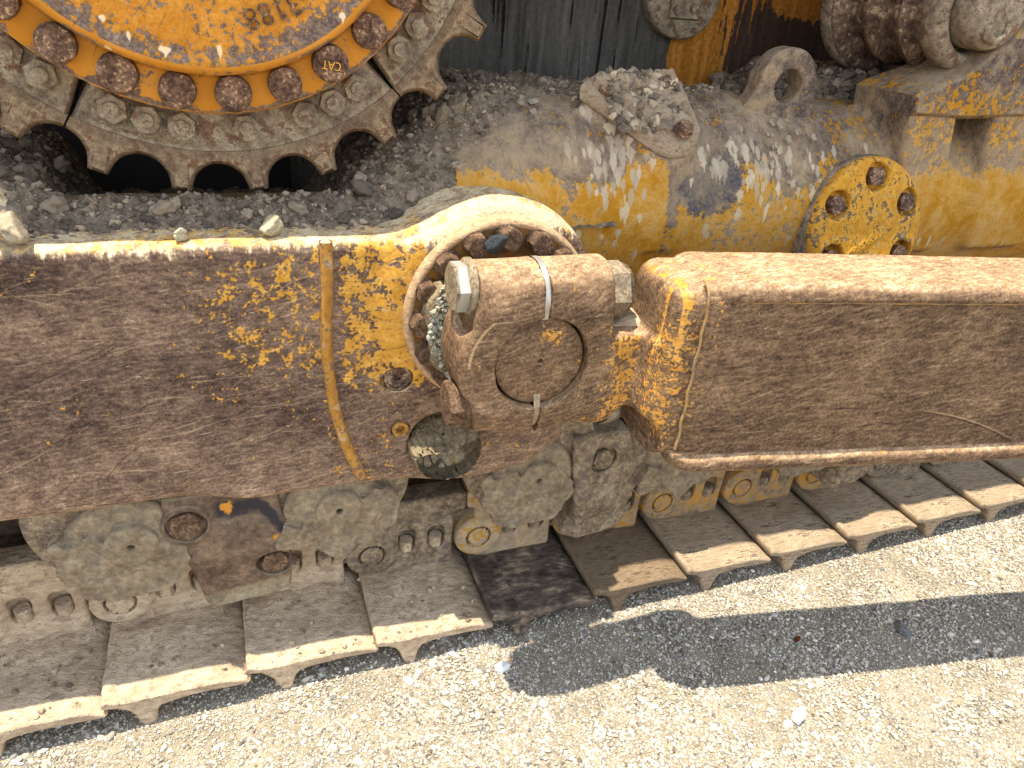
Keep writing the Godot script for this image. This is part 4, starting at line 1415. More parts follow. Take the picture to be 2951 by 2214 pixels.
func build_ground() -> void:
	var rows := []
	var xs := [-60.0, -20.0, -6.0, -2.5]
	for k in 61: xs.append(-1.4 + k * 0.09)
	xs.append_array([5.0, 9.0, 22.0, 60.0])
	var zs := [-60.0, -20.0, -6.0, -2.0]
	for k in 41: zs.append(-1.0 + k * 0.08)
	zs.append_array([3.2, 6.0, 20.0, 60.0])
	for z in zs:
		var row := PackedVector3Array()
		for x in xs: row.append(Vector3(x, GY - 0.0015 + 0.006 * lump.get_noise_2d(x * 300.0, z * 300.0), z))
		rows.append(row)
	var g := part("ground", grid(rows, false, Vector3.UP).mesh(), M.ground, self)
	tag(g, "pale compacted gravel ground beside the track", "ground", "", "structure")
	var cols := [Color8(182, 173, 156), Color8(166, 158, 143), Color8(194, 186, 170), Color8(142, 136, 125), Color8(174, 161, 138), Color8(126, 123, 118), Color8(214, 209, 198), Color8(108, 96, 83)]
	var r0 := rock(1, 1).mesh()
	var r1 := rock(2, 1, 0.6).mesh()
	var r2 := rock(3, 1, 0.7).mesh()
	var r3 := rock(4, 2, 0.6).mesh()
	stones_field("gravel", "fine tan gravel scattered over the ground along the track", 101, 150000, 0.0034, 0.0082, -0.75, 2.9, -0.35, 1.0, r0, cols)
	stones_field("gravel", "angular grit lying between the fine gravel", 102, 70000, 0.0040, 0.0108, -0.75, 2.9, -0.35, 1.0, r1, cols)
	stones_field("gravel", "coarser rounded gravel pressed into the ground", 103, 7500, 0.008, 0.021, -1.0, 3.4, -0.5, 1.6, r2, cols)
	stones_field("gravel", "larger flat pieces of gravel lying in the grit", 104, 520, 0.013, 0.030, -1.0, 3.4, -0.5, 1.6, r3, cols)
	stones_field("gravel", "grit farther out on the open ground", 105, 60000, 0.006, 0.016, -1.6, 4.6, -0.6, 2.4, r1, cols)

# ------------------------------------------------------------------ the track

# one grouser shoe: a bar rolled along z from its outer end, with mud on it
func shoe_mesh(seed_: int, mud: float) -> ArrayMesh:
	var prof := [Vector2(0.000, 0.067), Vector2(0.001, 0.081), Vector2(0.006, 0.086), Vector2(0.014, 0.084), Vector2(0.026, 0.078), Vector2(0.050, 0.0755), Vector2(0.075, 0.075), Vector2(0.10, 0.075), Vector2(0.125, 0.075), Vector2(0.15, 0.075), Vector2(0.175, 0.0745), Vector2(0.20, 0.074), Vector2(0.225, 0.072), Vector2(0.245, 0.067), Vector2(0.262, 0.0615),
		Vector2(0.274, 0.057), Vector2(0.276, 0.050), Vector2(0.268, 0.045), Vector2(0.240, 0.046), Vector2(0.20, 0.049), Vector2(0.16, 0.049), Vector2(0.125, 0.047), Vector2(0.106, 0.042), Vector2(0.097, 0.030), Vector2(0.092, 0.010), Vector2(0.089, -0.008), Vector2(0.084, -0.013), Vector2(0.072, -0.013), Vector2(0.067, -0.008), Vector2(0.060, 0.012), Vector2(0.053, 0.032), Vector2(0.044, 0.048), Vector2(0.030, 0.058), Vector2(0.012, 0.064)]
	var nrm := []
	var n := prof.size()
	for k in n:
		var d: Vector2 = (prof[(k + 1) % n] - prof[(k + n - 1) % n]).normalized()
		nrm.append(Vector2(-d.y, d.x))
	var zs := [0.0, -0.0015, -0.005, -0.010, -0.018]
	for k in 25: zs.append(-0.03 - k * 0.012)
	zs.append_array([-0.36, -0.45, -0.55, -0.605, -0.61])
	var rows := []
	for j in zs.size():
		var z: float = zs[j]
		var inset := 0.005 if j == 0 else (0.002 if j == 1 else 0.0)
		var row := PackedVector3Array()
		for k in n:
			var p: Vector2 = prof[k] - nrm[k] * inset
			var q: Vector2 = p + nrm[k] * mud * (lump.get_noise_3d(p.x * 1500.0 + seed_ * 400.0, z * 1500.0, p.y * 1500.0) + 0.5 * lump.get_noise_3d(p.x * 5000.0, z * 5000.0 + seed_ * 90.0, p.y * 5000.0))
			if k > 2 and k < 14:
				q.y += mud * 7.0 * smoothstep(-0.12, -0.20, z) * (0.6 + lump.get_noise_2d(p.x * 900.0 + seed_ * 70.0, z * 900.0))
			var zz := z + (mud * 1.2 * lump.get_noise_3d(p.x * 1800.0 + seed_ * 140.0, p.y * 1800.0, 3.0) if j < 3 else 0.0)
			row.append(Vector3(q.x, q.y, zz) * 1.01)
		rows.append(row)
	var b := grid(rows, true)
	# which way round the loft came out
	var probe := b.n[8 + n * 10]
	if probe.y < 0.0:
		for k in b.n.size(): b.n[k] = -b.n[k]
	var f := (b.v[b.i[1]] - b.v[b.i[0]]).cross(b.v[b.i[2]] - b.v[b.i[0]])
	if f.dot(b.n[b.i[0]] + b.n[b.i[1]] + b.n[b.i[2]]) > 0.0:
		for k in range(0, b.i.size(), 3):
			var h := b.i[k + 1]
			b.i[k + 1] = b.i[k + 2]
			b.i[k + 2] = h
	var e := PackedVector2Array()
	for k in n: e.append(prof[k] - nrm[k] * 0.003)
	var tris := Geometry2D.triangulate_polygon(e)
	var F := Vector3(0, 0, 1)
	for k in range(0, tris.size(), 3): b.tri(rows[0][tris[k]], rows[0][tris[k + 1]], rows[0][tris[k + 2]], F, F, F)
	return b.mesh()

func build_shoes() -> void:
	var link := shape("link")
	var nut := hex_head(0.0175, 0.030, 0.0, 0.0).mesh()
	var up := Basis(Vector3(1, 0, 0), -PI / 2)
	var pin := lathe([Vector2(0.025, -0.42), Vector2(0.025, -0.203), Vector2(0.022, -0.199), Vector2(0.006, -0.199), Vector2(0.004, -0.204), Vector2(0.0, -0.204)], 28).mesh()
	var labels := {
		-3: "track shoe at the far rear, out past the left edge", -2: "mud-caked track shoe reaching in from the bottom left corner", -1: "muddy track shoe left of the seam below the brown bracket with two bolts",
		0: "muddy track shoe right of the seam below the brown bracket with two bolts", 1: "muddy track shoe with a sunlit lip, next left of the dark oily shoe",
		2: "dark oily track shoe under the clamp, hardly any of its lip in the sun", 3: "stained track shoe right of the dark oily one, half of its lip in the sun",
		4: "scraped track shoe below the link with the most yellow paint", 5: "scraped brown track shoe under the lower left corner of the push arm's box", 6: "dusty track shoe left of the far bracket with two bolt ends under the push arm",
		7: "dusty track shoe right below the far bracket under the push arm", 8: "dusty track shoe under the push arm, third from the right edge", 9: "speckled track shoe under the push arm, second from the right edge", 10: "track shoe at the right edge, the last one in view", 11: "track shoe farthest forward, hidden by the push arm"}
	var mats := {-3: M.mud, -2: M.mud, -1: M.mud, 0: M.mud, 1: M.mud, 2: M.dark, 3: M.stained, 4: M.worn, 5: M.worn, 6: M.worn, 7: M.worn, 8: M.worn, 9: M.worn, 10: M.worn, 11: M.worn}
	var meshes := []
	for k in 4: meshes.append(shoe_mesh(k + 1, 0.0021))
	for k in 3: meshes.append(shoe_mesh(k + 11, 0.0011))
	var wob := RandomNumberGenerator.new()
	wob.seed = 4
	for k in range(-3, 12):
		var x0 := 0.1836 + PITCH * k
		var t := thing("track_shoe", labels[k], "track shoe", Vector3(x0, GY, SZ), "grouser shoes of the track")
		var muddy := k < 2
		var p := part("plate", meshes[posmod(k, 4) if muddy else 4 + posmod(k, 3)], mats[k], t)
		p.rotation = Vector3(0, 0, wob.randfn(0, 0.006))
		p.position = Vector3(0.0 if muddy else 0.003, wob.randfn(0, 0.001), wob.randfn(0, 0.0025))
		var lm: Material = M.mud if k < 1 else (M.dusty if k == 1 else (M.link if k < 3 else (M.link2 if k < 7 else M.dusty)))
		part("track_link", link, lm, t)
		part("track_link", link, M.dusty, t, at(0, 0, -0.16))
		part("pin", pin, lm, t, at(0.030, 0.150, 0))
		for w in [0.118, 0.192]:
			part("nut", nut, M.mud if k < 2 else M.dusty, t, Transform3D(up, Vector3(w, 0.136, -0.222)))

func build_rollers() -> void:
	var rim := lathe([Vector2(0.02, -0.46), Vector2(0.162, -0.46), Vector2(0.162, -0.43), Vector2(0.122, -0.42), Vector2(0.120, -0.345), Vector2(0.150, -0.335), Vector2(0.150, -0.285), Vector2(0.120, -0.275), Vector2(0.122, -0.195), Vector2(0.160, -0.186), Vector2(0.163, -0.180), Vector2(0.163, -0.158), Vector2(0.158, -0.150), Vector2(0.125, -0.147), Vector2(0.112, -0.152), Vector2(0.02, -0.152)], 64).mesh()
	var spots := [[0.0, 0.398, 0, "dust-coated track roller left of the brown roller bracket, its round cap showing"], [0.392, 0.400, 1, "track roller half hidden behind the beam, right of the left roller bracket"], [0.838, 0.400, 0, "mud-caked track roller under the clamp, left of the right roller bracket"], [1.25, 0.400, 1, "track roller behind the right bracket, mostly hidden by the push arm"], [1.66, 0.400, 0, "track roller under the push arm, farthest to the right"], [-0.42, 0.398, 1, "track roller at the rear, out past the left edge"]]
	for s in spots:
		var t := thing("track_roller", s[3], "track roller", Vector3(s[0], s[1], 0), "bottom rollers on the track")
		part("roller_shell", rim, M.dusty, t)
		var c := part("end_cap", shape("cap%d" % s[2]), M.cake, t, at(0.0, -0.055, -0.036))
		if s[2] == 1: c.rotation = Vector3(0, 0, 0.5)

# ------------------------------------------------------------------ the track frame: beam, trunnion flange, pivot housing, brackets

func build_frame() -> void:
	var t := thing("undercarriage_beam", "worn brown steel track beam with yellow paint flakes, running from the left edge behind the clamp", "track beam")
	part("side_beam", shape("beam"), M.frame, t)
	var pts := []
	for q in [[0.399, 0.932], [0.3985, 0.88], [0.396, 0.83], [0.392, 0.78], [0.391, 0.73], [0.394, 0.67], [0.400, 0.61], [0.410, 0.555], [0.423, 0.505], [0.437, 0.465], [0.448, 0.432]]:
		pts.append(Vector3(q[0], q[1], -0.1205))
	var fine := []
	for k in pts.size() - 1:
		for s in 6: fine.append(pts[k].cubic_interpolate(pts[k + 1], pts[maxi(k - 1, 0)], pts[mini(k + 2, pts.size() - 1)], s / 6.0))
	part("weld_bead", tube(fine, 0.0115, 12, 0.07).mesh(), M.yellow, t)
	var fl := part("trunnion_flange", lathe([Vector2(0.172, -0.14), Vector2(0.172, -0.095), Vector2(0.110, -0.095), Vector2(0.104, -0.098), Vector2(0.100, -0.12)], 96).mesh(), M.flange, t, at(0.714, 0.784, 0))
	part("flange_rim", lathe([Vector2(0.1870, -0.14), Vector2(0.1872, -0.101), Vector2(0.1850, -0.094), Vector2(0.1790, -0.0895), Vector2(0.1740, -0.0905), Vector2(0.1700, -0.0955)], 96).mesh(), M.rim, fl)
	var hb := hex_head(0.0218, 0.026, 0.0235, 0.006).mesh()
	for k in range(2, 12):
		var a := deg_to_rad(22.5 * k)
		part("flange_bolt", hb, M.crust, fl, Transform3D(Basis(Vector3(0, 0, 1), k * 1.7), Vector3(cos(a) * 0.157, sin(a) * 0.1560, -0.095)))
	part("trunnion_ball", lathe([Vector2(0.10, -0.13), Vector2(0.10, -0.08), Vector2(0.075, -0.05), Vector2(0.075, -0.01), Vector2(0.0802, 0.03), Vector2(0.0802, 0.0915), Vector2(0.0792, 0.0942), Vector2(0.0775, 0.0955), Vector2(0.0058, 0.0955), Vector2(0.0055, 0.0945), Vector2(0.0050, 0.086), Vector2(0.0, 0.086)], 96).mesh(), M.arm, t, at(AX, AY, 0))
	part("packed_clay", shape("clay"), M.clay, t)
	var cr := RandomNumberGenerator.new()
	cr.seed = 3
	var cm := MultiMesh.new()
	cm.transform_format = MultiMesh.TRANSFORM_3D
	cm.use_colors = true
	cm.mesh = rock(71, 1, 0.85, 0.8, 0).mesh()
	cm.instance_count = 700
	for k in 700:
		var ca := deg_to_rad(cr.randf_range(146.0, 226.0))
		var crr := cr.randf_range(0.108, 0.150)
		var cs := 0.0018 * pow(3.4, cr.randf())
		cm.set_instance_transform(k, Transform3D(Basis(Vector3(cr.randfn(), cr.randfn(), cr.randfn()).normalized(), cr.randf() * TAU).scaled_local(Vector3.ONE * cs), Vector3(0.714 + cos(ca) * crr, 0.784 + sin(ca) * crr, cr.randf_range(-0.066, -0.050))))
		var cv0 := cr.randf_range(0.8, 1.1)
		cm.set_instance_color(k, Color(0.66 * cv0, 0.65 * cv0, 0.57 * cv0).srgb_to_linear())
	var crumbs := MultiMeshInstance3D.new()
	crumbs.name = "clay_crumbs"
	crumbs.multimesh = cm
	crumbs.material_override = M.pebble
	t.add_child(crumbs)
	crumbs.set_meta("kind", "stuff")
	part("packed_mud", shape("scoop_mud"), M.clay, t)
	var p1 := part("plug", lathe([Vector2(0.0280, -0.136), Vector2(0.0280, -0.122), Vector2(0.0262, -0.1195), Vector2(0.0225, -0.1195), Vector2(0.0205, -0.1245), Vector2(0.0120, -0.1245), Vector2(0.0075, -0.126)], 40).mesh(), M.rust, t, at(0.522, 0.655, 0))
	part("socket", lathe([Vector2(0.0120, -0.1243), Vector2(0.0110, -0.135), Vector2(0.0, -0.135)], 4).mesh(), M.black, p1)
	var p2 := part("plug", lathe([Vector2(0.0168, -0.135), Vector2(0.0168, -0.1175), Vector2(0.0150, -0.1155), Vector2(0.0105, -0.1155), Vector2(0.0088, -0.120), Vector2(0.0080, -0.131), Vector2(0.0, -0.131)], 28).mesh(), M.yellow, t, at(0.527, 0.538, 0))
	p2.set_meta("label", "small plug with a bright yellow rim")
	# roller brackets, bolted under the beam
	var ba := part("roller_bracket", shape("bracket_a"), M.bracket, t, at(-0.004, -0.024, -0.028))
	part("bracket_bolt", hex_head(0.034, 0.012, 0.0, 0.0).mesh(), M.crust, ba, Transform3D(Basis(Vector3(0, 0, 1), 0.3), Vector3(0.115, 0.397, -0.104)))
	part("bracket_bolt", hex_head(0.029, 0.014, 0.0, 0.0).mesh(), M.crust, ba, Transform3D(Basis(Vector3(0, 0, 1), 0.1), Vector3(0.268, 0.250, -0.127)))
	for k in 2:
		var bb := part("roller_bracket", shape("bracket_b"), M.dusty, t, at(0.018 + 0.83 * k, -0.024, -0.028))
		part("bracket_bolt", hex_head(0.027, 0.020, 0.0, 0.0).mesh(), M.dusty, bb, Transform3D(Basis(Vector3(0, 0, 1), 0.15), Vector3(0.997, 0.398, -0.117)))
		for q in [[1.150, 0.262], [1.185, 0.258]]:
			part("bolt_end", round_head(0.022, 0.022, 3).mesh(), M.dusty, bb, at(q[0], q[1], -0.150))
	# pivot housing behind, with its plate, eye and end cover
	var h := part("pivot_housing", shape("house"), M.house, t)
	h.set_meta("label", "yellow tubular housing spattered with pale mud")
	part("housing_tube", lathe([Vector2(0.2262, 0.0), Vector2(0.2262, 2.0), Vector2(0.0, 2.0)], 64).mesh(), M.house, h, Transform3D(Basis(Vector3(0, 0, -1), Vector3(0, 1, 0), Vector3(1, 0, 0)), Vector3(2.31, 0.925, -0.42)))
	var pl := part("inspection_plate", shape("plate"), M.dustdirt, h)
	var tilt := Basis(Vector3(1, 0, 0), deg_to_rad(-48.7))
	for q in [[0.975, 1.148, -0.302], [1.115, 1.095, -0.213], [1.128, 1.165, -0.322]]:
		part("plate_bolt", hex_head(0.017, 0.012, 0.020, 0.004).mesh(), M.rust_bolt, pl, Transform3D(tilt, Vector3(q[0], q[1] + 0.012, q[2] + 0.010)))
	part("lifting_eye", shape("eye"), M.house, h)
	var rng := RandomNumberGenerator.new()
	rng.seed = 8
	var mm := MultiMesh.new()
	mm.transform_format = MultiMesh.TRANSFORM_3D
	mm.use_colors = true
	mm.mesh = rock(61, 2, 0.6, 1.2, 0).mesh()
	mm.instance_count = 190
	for k in 190:
		var x := rng.randfn(0.97, 0.06) if k < 150 else rng.randfn(1.34, 0.11)
		var th := rng.randf_range(0.35, 1.25) if k < 150 else rng.randf_range(0.55, 1.3)
		if absf(x - 1.08) < 0.09 and th < 0.9: x -= 0.16
		var rr := 0.2255 + 0.015 * smoothstep(1.2, 1.3, x)
		var nn := Vector3(0, cos(th), sin(th))
		var uu := Vector3(1, 0, 0)
		var sc := rng.randf_range(0.0018, 0.0062)
		var ln := rng.randf_range(0.9, 2.4)
		mm.set_instance_transform(k, Transform3D(Basis(uu * sc, nn * sc * 0.16, uu.cross(nn) * sc * ln), Vector3(x, 0.925 + rr * nn.y, -0.42 + rr * nn.z)))
		var v := rng.randf_range(0.85, 1.1)
		mm.set_instance_color(k, Color(0.62 * v, 0.56 * v, 0.47 * v).srgb_to_linear())
	var daubs := MultiMeshInstance3D.new()
	daubs.name = "mud_daubs"
	daubs.multimesh = mm
	daubs.material_override = M.pebble
	h.add_child(daubs)
	daubs.set_meta("kind", "stuff")
	var cv := part("end_cover", shape("cover"), M.cover, h, Transform3D(Basis(Vector3(1, 0, 0), deg_to_rad(-12)), Vector3(1.638, 0.898, -0.176)))
	part("cover_rim", lathe([Vector2(0.1685, -0.06), Vector2(0.1690, -0.006), Vector2(0.1665, 0.002), Vector2(0.160, 0.0065)], 72).mesh(), M.dusty, cv)
	cv.set_meta("label", "round yellow end cover with six sunken bolts")
	var cb := hex_head(0.0225, 0.022, 0.0, 0.0).mesh()
	for k in 6:
		var a := deg_to_rad(91.0 + 60.0 * k)
		part("cover_bolt", cb, M.rust_bolt, cv, Transform3D(Basis(Vector3(0, 0, 1), k), Vector3(cos(a) * 0.121, sin(a) * 0.121, 0.005)))
	part("support_arm", slab([Vector2(1.686, 1.150), Vector2(1.678, 1.194), Vector2(1.700, 1.206), Vector2(1.808, 1.242), Vector2(1.934, 1.343), Vector2(2.35, 1.66), Vector2(2.60, 1.66), Vector2(2.60, 1.157), Vector2(2.06, 1.157), Vector2(1.845, 1.147)], -0.36, -0.182, 0.010).mesh(), M.house, h)
	# loose dirt on top is built with the dirt; the frame's rear end and far side stay plain
	var rear := Buf.new()
	rear.join(slab([Vector2(-1.6, 0.442), Vector2(-0.615, 0.442), Vector2(-0.615, 0.934), Vector2(-1.6, 0.934)], -0.45, -0.118, 0.02), Transform3D())
	part("rear_beam", rear.mesh(), M.rust, t)

# ------------------------------------------------------------------ the push arm and its clamp

func build_arm() -> void:
	var t := thing("push_arm", "heavy brown steel push arm clamped on the trunnion and reaching out of the right edge", "push arm")
	var prof := []
	var H0 := 0.585
	var H1 := 0.936
	for k in 13: prof.append(Vector2(H1, -0.172 + 0.142 * k / 12.0))
	for k in 7:
		var a := PI / 2 * (1.0 - k / 6.0)
		prof.append(Vector2(0.908 + 0.028 * sin(a), -0.028 + 0.028 * cos(a)))
	prof.append(Vector2(0.9085, -0.0035))
	for k in 20: prof.append(Vector2(0.9065 - 0.300 * k / 19.0, -0.0045))
	prof.append_array([Vector2(0.603, -0.0035), Vector2(0.600, 0.003), Vector2(0.596, 0.0095), Vector2(0.589, 0.0135), Vector2(0.580, 0.0135), Vector2(0.573, 0.009), Vector2(0.569, 0.001), Vector2(0.569, -0.010)])
	for k in 6: prof.append(Vector2(0.572 if k == 0 else 0.582, -0.02 - 0.15 * k / 5.0))
	prof.append_array([Vector2(0.590, -0.182), Vector2(0.60, -0.188)])
	for k in 6: prof.append(Vector2(0.62 + 0.28 * k / 5.0, -0.190))
	prof.append_array([Vector2(0.922, -0.188), Vector2(0.933, -0.182)])
	var rows := []
	var us := []
	for k in 8: us.append([0.060 * (1.0 - cos(PI / 2 * k / 7.0)) - 0.012, 1.0 - sin(PI / 2 * k / 7.0)])
	us.append_array([[0.052, 0.0], [0.055, 0.0]])
	for k in 46: us.append([0.075 + 0.025 * k, 0.0])
	us.append_array([[1.4, 0.0], [2.0, 0.0], [2.7, 0.0]])
	var xf := Transform3D(Basis(Vector3(0.984, 0, 0.178), Vector3.UP, Vector3(-0.178, 0, 0.984)), Vector3(0.955, 0, 0.18))
	for u in us:
		var row := PackedVector3Array()
		for p in prof:
			var y: float = p.x
			var n: float = p.y
			if u[0] < 0.053 and n > -0.006 and n < 0.0 and y < 0.909 and y > 0.602: n = 0.0
			y = 0.7525 + (y - 0.7525) * (1.0 - u[1] * 0.050 / 0.18)
			n = -0.095 + (n + 0.095) * (1.0 - u[1] * 0.055 / 0.095)
			var w := 0.0018 * lump.get_noise_3d(u[0] * 500.0, y * 700.0, n * 700.0) + 0.0009 * lump.get_noise_3d(u[0] * 2600.0, y * 2600.0, n * 2600.0)
			row.append(Vector3(u[0], y + w, n + w))
		rows.append(row)
	var b := grid(rows, true, Vector3.ZERO)
	var probe: Vector3 = b.n[20 * prof.size() + 5]
	if probe.y < 0.0:
		for k in b.n.size(): b.n[k] = -b.n[k]
	var f := (b.v[b.i[1]] - b.v[b.i[0]]).cross(b.v[b.i[2]] - b.v[b.i[0]])
	if f.dot(b.n[b.i[0]] + b.n[b.i[1]] + b.n[b.i[2]]) > 0.0:
		for k in range(0, b.i.size(), 3):
			var q := b.i[k + 1]
			b.i[k + 1] = b.i[k + 2]
			b.i[k + 2] = q
	var e := PackedVector2Array()
	for p in rows[0]: e.append(Vector2(p.y, p.z))
	var tri := Geometry2D.triangulate_polygon(e)
	for k in range(0, tri.size(), 3): b.tri(rows[0][tri[k]], rows[0][tri[k + 1]], rows[0][tri[k + 2]], Vector3.LEFT, Vector3.LEFT, Vector3.LEFT)
	part("arm_beam", b.mesh(), M.arm, t, xf)
	var seam := []
	for k in 6: seam.append(Vector3(0.010, 0.909 + 0.0268 * cos(PI / 2 * k / 5.0), -0.030 + 0.0292 * sin(PI / 2 * k / 5.0)))
	for k in 24: seam.append(Vector3(0.012 + 0.0015 * sin(k * 1.3), 0.90 - 0.28 * k / 23.0, -0.0008))
	part("weld_seam", tube(seam, 0.0026, 8, 0.2).mesh(), M.seam, t, xf)
	var lip := []
	for k in 60: lip.append(Vector3(0.056 + 0.0225 * k, 0.9072 + 0.0008 * sin(k * 2.1), -0.0035))
	part("weld_seam", tube(lip, 0.0021, 7, 0.12).mesh(), M.seam, t, xf)
	var c := part("bearing_clamp", shape("clamp"), M.arm, t)
	var left := func(x: float, y: float, z: float, spin: float) -> Transform3D:
		return Transform3D(Basis(Vector3(0, 0, 1), Vector3(0, 1, 0), Vector3(-1, 0, 0)) * Basis(Vector3(0, 0, 1), spin), Vector3(x, y, z))
	var right := func(x: float, y: float, z: float, spin: float) -> Transform3D:
		return Transform3D(Basis(Vector3(0, 0, -1), Vector3(0, 1, 0), Vector3(1, 0, 0)) * Basis(Vector3(0, 0, 1), spin), Vector3(x, y, z))
	var b1 := part("clamp_bolt", hex_head(0.0430, 0.022, 0.0465, 0.011).mesh(), M.zinc, c, left.call(0.606, 0.902, 0.038, 0.12))
	b1.set_meta("label", "upper bolt head, polished bright on one flat")
	part("polished_flat", hex_head(0.0433, 0.0195, 0.0, 0.0).mesh(), M.bright, b1, at(0, 0, 0.0125))
	var b2 := part("clamp_bolt", hex_head(0.0425, 0.026, 0.046, 0.011).mesh(), M.crust, c, left.call(0.606, 0.688, 0.045, 0.12))
	b2.set_meta("label", "lower bolt head, rust brown")
	var n1 := part("clamp_nut", hex_head(0.050, 0.044, 0.0, 0.0).mesh(), M.zinc, c, right.call(0.844, 0.882, 0.040, 0.12))
	part("thread_end", round_head(0.024, 0.012, 5).mesh(), M.rust_bolt, n1, at(0, 0, 0.044))
	part("clamp_nut", hex_head(0.046, 0.030, 0.0, 0.0).mesh(), M.dusty, c, right.call(0.866, 0.660, 0.055, 0.3))
	part("shim", lathe([Vector2(0.0610, -0.0052), Vector2(0.0612, 0.0052), Vector2(0.0, 0.0052)], 64).mesh(), M.shim, c, Transform3D(Basis(Vector3(0, 0, -1), Vector3(0, 1, 0), Vector3(1, 0, 0)), Vector3(AX, 0.884, 0.040)))
	var rows2 := []
	for k in 9:
		var row := PackedVector3Array()
		for s in 40:
			var a := TAU * s / 40.0
			var rr := 0.0575 + 0.0025 * lump.get_noise_3d(cos(a) * 300.0, sin(a) * 300.0, k * 90.0)
			row.append(Vector3(cos(a) * rr, sin(a) * rr, -0.006 + 0.0015 * k))
		rows2.append(row)
	var s2 := part("shim", grid(rows2, true, Vector3.ZERO).mesh(), M.mud, c, Transform3D(Basis(Vector3(0, 0, -1), Vector3(0, 1, 0), Vector3(1, 0, 0)), Vector3(AX, 0.689, 0.045)))
	s2.set_meta("label", "lower shim, crusted with tan mud")
	# pale dust heaped in the nut pocket
	var dr := []
	for j in 12:
		var row := PackedVector3Array()
		for i in 12:
			var x := 0.840 + 0.100 * i / 11.0
			var z := -0.04 + 0.135 * j / 11.0
			row.append(Vector3(x, 0.824 - 0.03 * smoothstep(0.062, 0.095, z) + 0.012 * smoothstep(0.0, 0.06, x - 0.85) + 0.005 * lump.get_noise_2d(x * 2500.0, z * 2500.0), z))
		dr.append(row)
	part("dust_heap", grid(dr, false, Vector3.UP).mesh(), M.mud, c)

# ------------------------------------------------------------------ the drive sprocket and its hub

